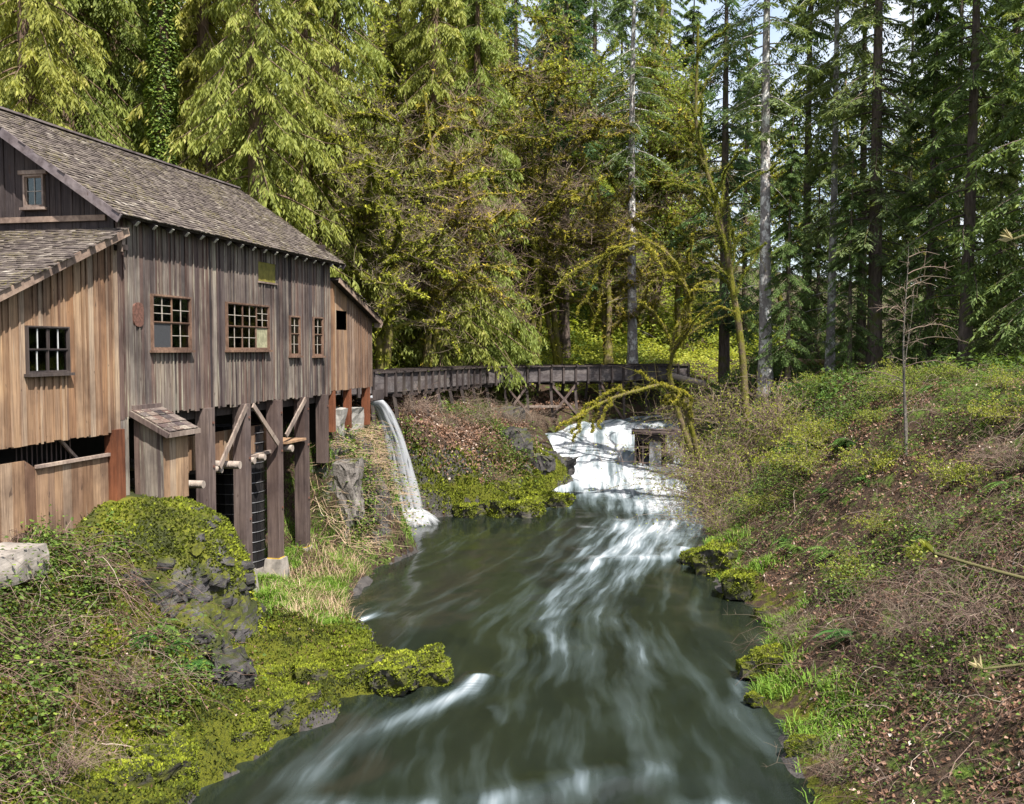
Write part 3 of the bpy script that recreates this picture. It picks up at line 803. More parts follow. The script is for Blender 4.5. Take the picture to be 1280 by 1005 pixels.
# --- openings read from the photograph
WA = (1.33, 3.17, 7.57, 8.95); WB = (5.10, 7.79, 7.57, 8.93); WC = (9.30, 10.10, 7.38, 8.68); WD = (11.2, 12.05, 7.36, 8.70); WH = (7.2, 8.4, 9.64, 10.24)
sw = frame_part('river_wall', [((-0.12, WY1 / 2, ZB + 0.15), (0.18, WY1 - 0.4, 0.25)), ((-0.12, WY1 / 2, 9.25), (0.12, WY1 - 0.4, 0.15)), ((-0.12, WY1 / 2, 10.62), (0.18, WY1 - 0.4, 0.18))], M['timber_dark'])
roof_under = lambda x: EAVE + (0.4 - x) * PITCH - 0.16
wall_boards(sw, M['wall_grey'], 0.0, 0.0, WY1, ZB, lambda y: roof_under(0.03), [WA, WB, WC, WD, WH], 0.17, 0.29, batten=0.055, jag=0.10)
window(0.03, *WA, [(0, .5, .5, 1, 2, 3, 'glass'), (0, .5, 0, .5, 1, 1, 'screen_dark'), (.5, 1, .5, 1, 2, 2, 'glass'), (.5, 1, 0, .5, 2, 2, 'glass')], M['trim_brown'], M['muntin'])
window(0.03, *WB, [(0, .36, .5, 1, 2, 2, 'glass'), (0, .36, 0, .5, 2, 2, 'glass'), (.36, .70, .5, 1, 2, 2, 'glass'), (.36, .70, 0, .5, 2, 2, 'glass'), (.70, 1, .5, 1, 2, 3, 'glass'), (.70, 1, 0, .5, 1, 1, 'board_screen')], M['trim_brown'], M['muntin'])
window(0.03, *WC, [(0, 1, .55, 1, 2, 2, 'glass'), (0, 1, 0, .55, 2, 2, 'glass')], M['trim_brown'], M['muntin'])
window(0.03, *WD, [(0, 1, .55, 1, 2, 2, 'glass'), (0, 1, 0, .55, 2, 2, 'glass')], M['trim_brown'], M['muntin'])
hatch = link('hatch_frame', G().box((0.035, 7.8, 9.62), (0.10, 1.3, 0.05)).mesh('hatch_frame', M['trim']), mill)
link('hatch_panel', G().box((0.0, 7.8, 9.95), (0.02, 1.19, 0.62)).mesh('hatch_panel', M['hatch']), hatch)
# small rusty plate with rounded ends
g = G(); P = []
for k in range(20):
    t = k / 20 * 2 * PI
    P.append((0.21 * np.sign(math.cos(t)) * abs(math.cos(t)) ** 0.6, 0.29 * np.sign(math.sin(t)) * abs(math.sin(t)) ** 0.6))
P = np.array(P); v = np.concatenate([np.stack([np.full(20, xx), 0.78 + P[:, 0], 8.42 + P[:, 1]], 1) for xx in (0.03, 0.075)] + [np.array([[0.075, 0.78, 8.42]])])
k = np.arange(20)
g.add(v, np.stack([k, (k + 1) % 20, 20 + (k + 1) % 20, 20 + k], 1)); g.add(v, np.stack([20 + k, 20 + (k + 1) % 20, np.full(20, 40)], 1))
link('vent_plate', g.mesh('vent_plate', M['rust']), mill)

# --- lean-to towards the camera
LT0 = -7.2
lt_top = lambda y: 10.40 + 0.40 * y - 0.14
LW = (-3.22, -1.90, 7.10, 8.07)
lw = frame_part('lean_to_wall', [((-0.10, LT0 / 2, 5.85), (0.14, -LT0 - 0.3, 0.2))], M['timber_dark'])
wall_boards(lw, M['wall_tan'], 0.035, LT0, -0.04, 5.70, lt_top, [LW], 0.15, 0.30, batten=0.06)
window(0.06, *LW, [(0, .49, .5, 1, 2, 1, 'glass'), (0, .49, 0, .5, 2, 1, 'glass'), (.51, 1, .5, 1, 2, 1, 'glass'), (.51, 1, 0, .5, 2, 1, 'glass')], M['timber_dark'], M['muntin_white'], fw=0.03)
bx('corner_post', (-0.07, -0.06, 8.0), (0.16, 0.14, 4.3), M['timber_dark'], mill)
lf = frame_part('lean_to_front_wall', [((-3.7, LT0 + 0.05, 6.5), (7.4, 0.06, 5.0))], M['wall_tan'])
# --- far shed
FS1 = 17.2
fs_top = lambda y: 10.20 - 0.31 * (y - 12.85) - 0.14
FO = (13.4, 14.45, 8.3, 9.0)
fw_ = frame_part('shed_wall', [((-0.10, 15.0, 6.25), (0.14, 4.0, 0.2))], M['timber_dark'])
wall_boards(fw_, M['wall_tan'], -0.005, 12.86, 14.46, 6.12, fs_top, [FO], 0.16, 0.26, batten=None)
wall_boards(fw_, M['wall_brown'], -0.005, 14.46, FS1, 6.12, fs_top, [], 0.15, 0.24, batten=0.05)
frame_part('shed_end_wall', [((-3.7, FS1 - 0.03, 7.6), (7.3, 0.05, 2.9))], M['wall_brown'])
# --- gable wall over the lean-to (faces the road)
gw = frame_part('gable_wall', [((-3.73, 0.10, 10.62), (7.2, 0.10, 0.2))], M['timber_dark'])
gt = lambda x: EAVE + (0.4 - (x if x > RIDGE_X else 2 * RIDGE_X - x)) * PITCH - 0.20
GW1 = (-2.32, -1.78, 10.90, 11.66); GW2 = (-3.95, -3.40, 10.90, 11.66)
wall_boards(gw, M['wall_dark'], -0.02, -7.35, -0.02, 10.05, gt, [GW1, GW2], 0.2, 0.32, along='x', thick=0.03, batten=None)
for x in np.arange(-7.1, -0.1, 0.30):
    if any(o[0] - .06 < x < o[1] + .06 for o in (GW1, GW2)): continue
    bx('batten', (x, -0.032, (10.7 + gt(x)) / 2 - 0.02), (0.06, 0.022, gt(x) - 10.7 - 0.02), M['wall_dark'], gw)
for o in (GW1, GW2):
    window(-0.03, *o, [(0, 1, 0, 1, 2, 2, 'glass')], M['trim'], M['muntin'], along='x', head=True)
bx('gable_trim', (-3.7, -0.06, 10.62), (7.0, 0.06, 0.13), M['fascia_brown'], mill)
# hidden walls and floor close the rooms
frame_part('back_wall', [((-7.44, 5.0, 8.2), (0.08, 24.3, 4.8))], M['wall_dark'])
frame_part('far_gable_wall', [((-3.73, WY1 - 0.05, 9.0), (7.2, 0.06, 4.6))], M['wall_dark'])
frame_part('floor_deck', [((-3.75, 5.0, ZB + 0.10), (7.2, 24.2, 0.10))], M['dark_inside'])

# --- roofs
def shingle_field(origin, e_along, e_up, nrm, length, slope, seed, expo=0.15):
    r = np.random.default_rng(seed)
    g = G()
    rows = int(slope / expo)
    C = []; S = []; T = []
    for i in range(rows + 1):
        x = -r.uniform(0, 0.1)
        while x < length:
            w = r.uniform(0.09, 0.20)
            C.append((x + w / 2, min(i * expo, slope - 0.02) + r.normal(0, 0.006))); S.append(w - 0.008); T.append(r.random()); x += w
    C = np.array(C); S = np.array(S); n = len(C)
    lift = r.uniform(0.016, 0.040, n)
    o = np.asarray(origin); ea = np.asarray(e_along); eu = np.asarray(e_up); nn = np.asarray(nrm)
    def pt(a, u, h): return o + a[:, None] * ea + u[:, None] * eu + h[:, None] * nn
    a0 = C[:, 0] - S / 2; a1 = C[:, 0] + S / 2; u0 = C[:, 1] - 0.03; u1 = np.minimum(C[:, 1] + expo * 1.25, slope + 0.02)
    z = np.zeros(n)
    v = np.stack([pt(a0, u0, z + 0.002), pt(a1, u0, z + 0.002), pt(a0, u0, lift), pt(a1, u0, lift), pt(a0, u1, z + 0.002), pt(a1, u1, z + 0.002)], 1).reshape(-1, 3)
    b = np.arange(n)[:, None] * 6
    val = np.clip(np.array(T) * 0.75 + 0.12 + r.normal(0, 0.06, n) + (r.random(n) > 0.965) * 0.35, 0, 1)
    for f in ([0, 1, 3, 2], [2, 3, 5, 4]):
        g.add(v if f[0] == 0 else v, b + np.array(f), val)
    for f in ([0, 2, 4], [1, 5, 3]):
        g.add(v, b + np.array(f), val)
    return g

def roof(name, corner, e_along, e_up, length, slope, seed, thick=0.08):
    ea = np.asarray(e_along, float); eu = unit(np.asarray(e_up, float)); nn = np.cross(ea, eu)
    if nn[2] < 0: nn = -nn
    o = np.asarray(corner, float)
    rot = np.stack([ea, eu, np.cross(ea, eu)], 1)
    rf = link(name, G().box(o + ea * length / 2 + eu * slope / 2 - nn * (thick / 2 + 0.004), (length - 0.04, slope - 0.04, thick), rot).mesh(name, M['timber_dark']), mill)
    link('shingle_cover', shingle_field(o, ea, eu, nn, length, slope, seed).mesh('shingle_cover', M['shingle']), rf, kind='stuff')
    return rf
OV = 0.42
slope_len = math.hypot(RIDGE_X - 0.4, (0.4 - RIDGE_X) * PITCH)
main_roof = roof('main_roof', (0.4, -OV, EAVE), (0, 1, 0), (-1, 0, PITCH), WY1 + OV + 0.45, slope_len, 5)
roof('rear_roof', (2 * RIDGE_X - 0.4, -OV, EAVE), (0, 1, 0), (1, 0, PITCH), WY1 + OV + 0.45, slope_len, 6)
link('ridge_cap', G().bar((RIDGE_X, -OV, EAVE + (0.4 - RIDGE_X) * PITCH + 0.03), (RIDGE_X, WY1 + 0.45, EAVE + (0.4 - RIDGE_X) * PITCH + 0.03), 0.24, 0.05).mesh('ridge_cap', M['fascia']), main_roof)
lt = roof('lean_to_roof', (-7.8, LT0 - 0.3, 10.40 + 0.4 * (LT0 - 0.3)), (1, 0, 0), (0, 1, 0.40), 7.8 + 0.33, math.hypot(-LT0 + 0.2, 0.4 * (-LT0 + 0.2)), 7)
sr2 = roof('shed_roof', (-7.6, FS1 + 0.4, 10.20 - 0.31 * (FS1 + 0.4 - 12.85)), (1, 0, 0), (0, -1, 0.31), 7.6 + 0.3, math.hypot(4.6, 4.6 * 0.31), 8)
# fascia and rake boards
def rake(a, b, mat, nm='rake_board', w=0.04, h=0.2, parent=None):
    barobj(nm, a, b, w, h, mat, parent or mill)
zr_ = EAVE + (0.4 - RIDGE_X) * PITCH
rake((0.42, -OV - 0.03, EAVE - 0.12), (RIDGE_X, -OV - 0.03, zr_ - 0.10), M['fascia'], h=0.2)
rake((2 * RIDGE_X - 0.42, -OV - 0.03, EAVE - 0.12), (RIDGE_X, -OV - 0.03, zr_ - 0.10), M['fascia'], h=0.2)
rake((0.40, WY1 + 0.47, EAVE - 0.12), (RIDGE_X, WY1 + 0.47, zr_ - 0.10), M['fascia'], h=0.18)
rake((0.35, LT0 - 0.3, 10.40 + 0.4 * (LT0 - 0.3) - 0.11), (0.35, -0.02, 10.40 - 0.11), M['fascia_brown'], h=0.18)
rake((0.32, 12.98, 10.20 - 0.31 * 0.13 - 0.11), (0.32, FS1 + 0.4, 10.20 - 0.31 * (FS1 + 0.4 - 12.85) - 0.11), M['fascia_brown'], h=0.17)
bx('bracket_post', (0.22, -0.12, 10.10), (0.13, 0.10, 0.55), M['trim'], mill)
barobj('bracket_beam', (0.0, -0.10, 9.92), (0.35, -0.10, 9.92), 0.12, 0.12, M['timber_dark'], mill)
bx('shed_bracket', (0.20, FS1 + 0.22, 8.55), (0.28, 0.10, 0.18), M['trim'], mill)
# rafter tails with pale sawn ends
for i in range(18):
    y = 0.35 + i * (WY1 + 0.05) / 17.4
    t = link('rafter_tail', G().bar((-0.05, y, EAVE + 0.45 * PITCH - 0.17), (0.34, y, EAVE + 0.06 * PITCH - 0.17), 0.10, 0.13).mesh('rafter_tail', M['timber_dark']), mill)
    link('sawn_end', G().bar((0.342, y, EAVE + 0.058 * PITCH - 0.172), (0.352, y, EAVE + 0.048 * PITCH - 0.176), 0.10, 0.13).mesh('sawn_end', M['tail']), t)

# --- below the floor: posts, footings, braces
POSTY = [3.97, 6.09, 8.28, 10.35, 12.12]
def local_world(x, y):
    c, s = math.cos(MA), math.sin(MA)
    return -9.14 + c * x - s * y, 23.1 + s * x + c * y
for i, y in enumerate(POSTY):
    zb = [0.8, 1.10, 1.0, 0.95, 3.6][i]
    w = 0.38 if i < 4 else 0.34
    po = link('post', G().box((-0.02, y, (zb + 6.0) / 2), (w, w, 6.0 - zb)).mesh('post', M['timber']), mill)
    if i in (1, 2, 3):
        g = G(); b0 = 0.30; b1 = 0.26
        v = [(sx * (b0 + 0.08) - 0.02, y + sy * (b0 + 0.08), -0.1) for sy in (-1, 1) for sx in (-1, 1)] + [(sx * b1 - 0.02, y + sy * b1, zb) for sy in (-1, 1) for sx in (-1, 1)]
        g.add(v, BOXF)
        link('footing', g.mesh('footing', M['concrete']), mill)
        bx('footing_band', (-0.02, y, zb + 0.012), (0.42, 0.42, 0.035), M['painted_band'], po)
    for z in (2.6, 4.4, 5.6):
        if z < zb + 0.3: continue
        bx('bolt', (w / 2 - 0.01, y + 0.08, z), (0.05, 0.06, 0.06), M['rust'], po)
for (ya, za, yb, zb_) in ((5.90, 5.95, 4.25, 4.35), (6.30, 5.95, 7.98, 4.65), (10.1, 5.95, 8.55, 4.85)):
    barobj('brace', (0.24, ya, za), (0.24, yb, zb_), 0.05, 0.16, M['brace_wood'], mill)
barobj('sill_beam', (-0.35, 1.8, 5.85), (-0.35, WY1, 5.85), 0.25, 0.28, M['timber_dark'], mill)
for yy in (13.15, 13.95, 14.75, 16.75):
    zb = 4.6
    bx('shed_post', (-0.10 - (0.5 if yy == 13.95 else 0), yy, (zb + 6.1) / 2), (0.24, 0.26 if yy < 16 else 0.36, 6.1 - zb), M['red_wood'], mill)
# lower plank wall behind the posts
lp = frame_part('lower_wall', [((-0.62, 5.2, 4.25), (0.15, 7.0, 0.2))], M['timber_dark'])
wall_boards(lp, M['wall_tan'], -0.5, 1.75, 8.7, 4.28, lambda y: 5.22, [], 0.18, 0.32)
bx('plank_ledge', (-0.2, 9.35, 4.62), (0.9, 1.5, 0.07), M['wall_tan'], mill)
barobj('lower_rail', (-0.1, 6.3, 4.33), (-0.1, 8.2, 4.40), 0.1, 0.1, M['brace_wood'], mill)
for (y, z, x1, r) in ((3.0, 4.05, 0.45, 0.11), (4.55, 4.25, 0.15, 0.10), (5.1, 4.32, 0.42, 0.12), (6.55, 4.28, 0.15, 0.11), (7.3, 4.30, 0.12, 0.10), (2.0, 3.9, 0.2, 0.13), (8.9, 4.42, 0.3, 0.12)):
    link('log_joist', tube1(G(), [(-3.0, y, z), (-1, y, z), (x1, y, z)], [r, r, r * 0.95], 10).mesh('log_joist', M['log'], True), mill)
# added near-black backing wall, its colour stands in for shade behind the posts
frame_part('dark_backing_wall', [((-3.4, 6.5, 3.2), (0.3, 13.5, 5.9))], M['dark_inside'])
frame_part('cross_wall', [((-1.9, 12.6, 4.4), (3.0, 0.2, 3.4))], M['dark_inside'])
# tall column of boards and red post at the near corner, lower boards of the lean-to
wall_boards(lw, M['wall_grey'], 0.0, 0.02, 0.32, 4.0, lambda y: 6.0, [], 0.14, 0.17)
bx('red_post', (0.02, -0.22, 4.85), (0.30, 0.34, 1.8), M['red_wood'], mill)
ll = frame_part('lean_to_base_wall', [((-0.16, -3.8, 4.4), (0.10, 6.6, 0.15))], M['timber_dark'])
wall_boards(ll, M['wall_tan'], -0.06, -7.2, -0.42, 3.7, lambda y: 5.17 if y > -2.9 else 5.35, [], 0.22, 0.38)
barobj('base_rail', (0.0, -2.9, 5.19), (0.0, -0.42, 5.19), 0.08, 0.07, M['trim'], mill)
for i in range(12):
    bx('window_bar', (-0.30, -3.1 + i * 0.155, 5.5), (0.02, 0.022, 0.9), M['timber'], mill)
barobj('base_strut', (-0.22, -1.9, 5.7), (-0.22, -1.2, 5.12), 0.05, 0.07, M['trim'], mill)
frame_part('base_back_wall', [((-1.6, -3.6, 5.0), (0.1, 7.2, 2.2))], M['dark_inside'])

# --- small privy-like box on the wall
bw = frame_part('box_room', [((0.40, 1.1, 4.35), (0.70, 1.1, 0.1))], M['timber_dark'])
bt = lambda x: 6.12 - 0.52 * x
wall_boards(bw, M['wall_grey'], 0.52, 0.04, 0.79, 4.05, lambda x: bt(x) - 0.04, [], 0.12, 0.2, along='x')
wall_boards(bw, M['wall_tan'], 0.76, 0.54, 1.67, 4.0, lambda y: bt(0.79) - 0.05, [], 0.2, 0.3)
link('box_roof', G().bar((0.02, 1.1, bt(0.02) + 0.02), (1.02, 1.1, bt(1.02) + 0.02), 1.42, 0.05).mesh('box_roof', M['wall_grey']), mill)
wr = np.random.default_rng(3)
for k in range(6):
    x = 0.10 + k * 0.165
    for y in np.arange(0.42, 1.7, 0.33):
        barobj('roof_board', (x - 0.1, y + 0.16, bt(x - 0.1) + 0.062 + k % 2 * 0.006), (x + 0.12, y + 0.16, bt(x + 0.12) + 0.078 + k % 2 * 0.006 + wr.uniform(0, .012)), 0.31, 0.02, M['wall_grey'], bw)
barobj('box_fascia', (1.04, 0.38, bt(1.04)), (1.04, 1.82, bt(1.04)), 0.03, 0.12, M['brace_wood'], mill)
barobj('box_rake', (0.02, 0.36, bt(0.02) - 0.02), (1.04, 0.36, bt(1.04) - 0.02), 0.03, 0.12, M['timber'], mill)
bx('box_cap', (0.06, 1.05, 6.20), (0.06, 1.2, 0.12), M['timber'], mill)

# ------------------------------------------------------------------ stave pipe under the mill
px_, py_ = local_world(-1.25, 8.15)
pipe = empty('stave_standpipe', (px_, py_, 0.0), MA, 'black wooden stave standpipe with steel hoops between the mill posts', 'standpipe')
for k in range(26):
    t = k / 26 * 2 * PI; r_ = 0.80
    rot = np.array(Matrix.Rotation(t, 3, 'Z'))
    link('stave', G().box((math.cos(t) * r_, math.sin(t) * r_, 2.95), (0.07, 2 * PI * r_ / 26 - 0.008, 4.5), rot).mesh('stave', M['stave']), pipe)
for z in np.arange(0.95, 5.1, 0.31):
    a = np.linspace(0, 2 * PI, 41)
    g = G(); v, f = tubes(np.stack([np.cos(a) * 0.848, np.sin(a) * 0.848, np.full(41, z)], 1)[None], np.full((1, 41), 0.014), 5)
    link('hoop', g.add(v, f).mesh('hoop', M['hoop']), pipe)
link('base_ring', tube1(G(), [(0, 0, 0.3), (0, 0, 0.72)], [0.95, 0.95], 24).mesh('base_ring', M['concrete']), pipe)

# ------------------------------------------------------------------ flume
fl = np.array([(-7.2, 42.0), (-5.7, 43.6), (-4.55, 47.0), (-2.7, 53.0), (-1.6, 56.2), (0.2, 58.4), (2.9, 60.0), (5.5, 61.2), (8.1, 62.6), (11.4, 64.5)])
def resample(p, step):
    # smooth then even spacing
    t = np.concatenate([[0], np.cumsum(np.hypot(*np.diff(p, axis=0).T))])
    n = int(t[-1] / step)
    tt = np.linspace(0, t[-1], n * 4)
    q = np.stack([np.interp(tt, t, p[:, 0]), np.interp(tt, t, p[:, 1])], 1)
    for _ in range(40):
        q[1:-1] = 0.5 * q[1:-1] + 0.25 * (q[:-2] + q[2:])
    t = np.concatenate([[0], np.cumsum(np.hypot(*np.diff(q, axis=0).T))])
    tt = np.linspace(0, t[-1], n + 1)
    return np.stack([np.interp(tt, t, q[:, 0]), np.interp(tt, t, q[:, 1])], 1)
fp = resample(fl, 0.86)
flume = empty('wooden_flume', (fp[0][0], fp[0][1], 0), 0, 'long dark wooden flume on trestle legs leading to the mill', 'flume')
F0 = np.array([fp[0][0], fp[0][1], 0.0])
FZ0, FZ1, FWD = 5.66, 6.52, 1.5
nf = len(fp)
tan_ = np.gradient(fp, axis=0); tan_ /= np.linalg.norm(tan_, axis=1)[:, None]
nor = np.stack([tan_[:, 1], -tan_[:, 0]], 1)      # towards the camera side
for side in (0, 1):
    e = fp + nor * (0 if side == 0 else -FWD)
    for i in range(nf - 1):
        a = np.array([*e[i], 0]) - F0; b = np.array([*e[i + 1], 0]) - F0
        nudge = np.array([*nor[i], 0]) * random.uniform(-0.012, 0.012)
        rows = 2 if side == 0 else 1
        for rr in range(rows):
            z0 = FZ0 + (FZ1 - FZ0) * rr / rows; z1 = FZ0 + (FZ1 - FZ0) * (rr + 1) / rows
            zc = np.array([0, 0, (z0 + z1) / 2])
            barobj('side_board', a + zc + nudge, b + zc + nudge * 0.5, 0.04, z1 - z0 - 0.008, M['flume_wood'], flume)
    for i in range(nf):
        p = np.array([*e[i], 0]) - F0; n3 = np.array([*nor[i], 0]) * (0.07 if side == 0 else -0.07)
        t3 = np.array([*tan_[i], 0])
        c = p + n3 + np.array([0, 0, (FZ0 + FZ1) / 2 - 0.03])
        rot = np.stack([np.array([nor[i][0], nor[i][1], 0]), np.array([tan_[i][0], tan_[i][1], 0]), [0, 0, 1.0]], 1)
        bx('stud', c, (0.10, 0.13, FZ1 - FZ0 + 0.22 + random.uniform(0, .05)), M['timber_dark'], flume, rot)
    for i in range(0, nf - 1, 3):
        j = min(i + 3, nf - 1)
        a = np.array([*(e[i] + nor[i] * (0.06 if side == 0 else -.06)), FZ1 + 0.05]) - F0; b = np.array([*(e[j] + nor[j] * (0.06 if side == 0 else -.06)), FZ1 + 0.05]) - F0
        barobj('cap_rail', a, b, 0.16, 0.07, M['timber_dark'], flume)
for i in range(nf - 1):
    a = np.array([*(fp[i] - nor[i] * FWD / 2), FZ0 - 0.04]) - F0; b = np.array([*(fp[i + 1] - nor[i + 1] * FWD / 2), FZ0 - 0.04]) - F0
    barobj('floor_plank', a, b, FWD - 0.1, 0.05, M['flume_wood'], flume)
    if i % 2 == 0:
        a = np.array([*(fp[i] + nor[i] * 0.35), FZ0 - 0.14]) - F0; b = np.array([*(fp[i] - nor[i] * (FWD + .35)), FZ0 - 0.14]) - F0
        barobj('cross_beam', a, b, 0.14, 0.14, M['timber_dark'], flume)
        t1 = FZ1 + 0.11
        barobj('tie_beam', np.array([*(fp[i] + nor[i] * 0.25), t1]) - F0, np.array([*(fp[i] - nor[i] * (FWD + .25)), t1]) - F0, 0.10, 0.08, M['timber_dark'], flume)
        for k in (0.0, -FWD):
            x, y = fp[i] + nor[i] * k
            gz = hz(x, y) - 0.25
            if gz < FZ0 - 0.4:
                ft = nor[i] * (0.25 if k == 0 else -0.25)
                barobj('trestle_leg', np.array([x, y, FZ0 - 0.20]) - F0, np.array([x + ft[0], y + ft[1], gz]) - F0, 0.15, 0.15, M['timber_dark'], flume)
        if i in (20, 24, 28) and i + 2 < nf:
            j = min(i + 2, nf - 1)
            za = min(FZ0 - 0.6, hz(*fp[i]) + 0.1)
            for (p, q_) in ((i, j), (j, i)):
                a = np.array([*(fp[p] + nor[p] * 0.10), FZ0 - 0.22]) - F0; b = np.array([*(fp[q_] + nor[q_] * 0.26), max(hz(*fp[q_]), za - 1.5)]) - F0
                barobj('trestle_brace', a, b, 0.06, 0.13, M['timber'], flume)
bx('plank', (np.array([at(668, 59.5), 59.2, hz(at(668, 59.5), 59.2) + 0.28]) - F0), (3.2, 0.3, 0.12), M['brace_wood'], flume)

# ------------------------------------------------------------------ concrete and loose structures
def jag_block(name, c, s, mat, seed, parent=None, amp=0.12, n=7, rz=0.0, **props):
    """broken block: a subdivided box pushed about by noise"""
    vs = []; fs = []
    k = 0
    for ax in range(3):
        for sg in (-1, 1):
            u, w = np.meshgrid(np.linspace(-1, 1, n), np.linspace(-1, 1, n), indexing='ij')
            p = np.zeros((n, n, 3)); p[..., ax] = sg; p[..., (ax + 1) % 3] = u; p[..., (ax + 2) % 3] = w
            vs.append(p.reshape(-1, 3))
            i, j = np.meshgrid(np.arange(n - 1), np.arange(n - 1), indexing='ij'); q = (i * n + j).ravel() + k
            f = np.stack([q, q + n, q + n + 1, q + 1], 1)
            fs.append(f if sg > 0 else f[:, ::-1]); k += n * n
    v = np.concatenate(vs); h = np.asarray(s) / 2
    r = np.linalg.norm(v, axis=1, keepdims=True)
    v = v * (1 - 0.10 * (r - 1))
    p = v * h
    d = np.stack([fbm(p[:, 0] * 1.3 + 7 * a + seed, p[:, 1] * 1.3 + seed * 3.1, p[:, 2] * 1.3, 4, seed + a * 5) for a in range(3)], 1)
    d2 = np.stack([fbm(p[:, 0] * 5 + 3 * a + seed, p[:, 1] * 5 + seed, p[:, 2] * 5, 3, seed + 50 + a) for a in range(3)], 1)
    p = p + d * amp * 2 + d2 * amp * 0.55
    if rz:
        cz, sz = math.cos(rz), math.sin(rz); p = np.stack([p[:, 0] * cz - p[:, 1] * sz, p[:, 0] * sz + p[:, 1] * cz, p[:, 2]], 1)
    me = G().add(p, np.concatenate(fs)).mesh(name, mat, False)
    o = link(name, me, parent, **props); o.location = c
    return o
x, y = local_world(0.55, 13.0)
jag_block('concrete_pier', (x, y, 2.55), (0.95, 0.9, 2.2), M['grey_rock'], 5, amp=0.13, n=10, rz=MA, label='tall broken pale concrete block below the mill posts', category='pier')
x, y = local_world(0.35, 12.9)
jag_block('concrete_pier', (x, y, 0.95), (1.1, 1.0, 1.3), M['grey_rock'], 9, amp=0.12, rz=MA, label='cracked grey stone footing under the broken concrete block', category='pier')
x, y = local_world(-0.35, 15.4)
jag_block('concrete_wall', (x, y, 4.75), (0.5, 2.8, 1.3), M['concrete_pale'], 12, amp=0.10, rz=MA, label='short pale concrete wall under the red shed posts', category='wall')
for k, (xx, yy, zz) in enumerate(((0.9, 13.9, 1.0), (1.0, 14.9, 1.0))):
    x, y = local_world(xx, yy)
    jag_block('stump_post', (x, y, zz), (0.35, 0.35, 1.5), M['concrete'], 30 + k, amp=0.06, n=5, label='short weathered stub post rising from grass below the mill', category='post', group='stub posts below the mill')
x, y = local_world(0.75, -5.25)
jag_block('concrete_slab', (x, y, 3.62), (1.0, 2.2, 0.6), M['concrete'], 40, amp=0.035, n=12, rz=MA, label='pale concrete slab at the foot of the tan boarded wall', category='slab')

# fish ladder hut on the rapids
hx, hy = at(813, 52.5), 52.6
hut = empty('fish_ladder_hut', (hx, hy, 0), math.radians(-8), 'small dark flat roofed hut standing in the white rapids', 'hut')
bx('side_wall', (-0.75, 0.9, 2.0), (0.10, 2.0, 2.2), M['timber_dark'], hut)
bx('side_wall', (0.85, 0.9, 2.0), (0.10, 2.0, 2.2), M['timber_dark'], hut)
bx('rear_wall', (0.05, 1.9, 2.0), (1.5, 0.08, 2.2), M['dark_inside'], hut)
bx('front_post', (-0.35, -0.05, 1.9), (0.10, 0.10, 2.2), M['timber_dark'], hut)
bx('steel_gate', (0.30, 0.0, 1.75), (0.62, 0.05, 1.9), M['steel_pipe'], hut)
bx('front_board', (0.05, -0.04, 2.88), (1.6, 0.08, 0.35), M['timber_dark'], hut)
bx('flat_roof', (0.5, 0.9, 3.15), (2.9, 2.4, 0.12), M['timber'], hut)
bx('concrete_base', (0.6, 1.0, 0.6), (2.6, 2.2, 1.2), M['concrete'], hut)

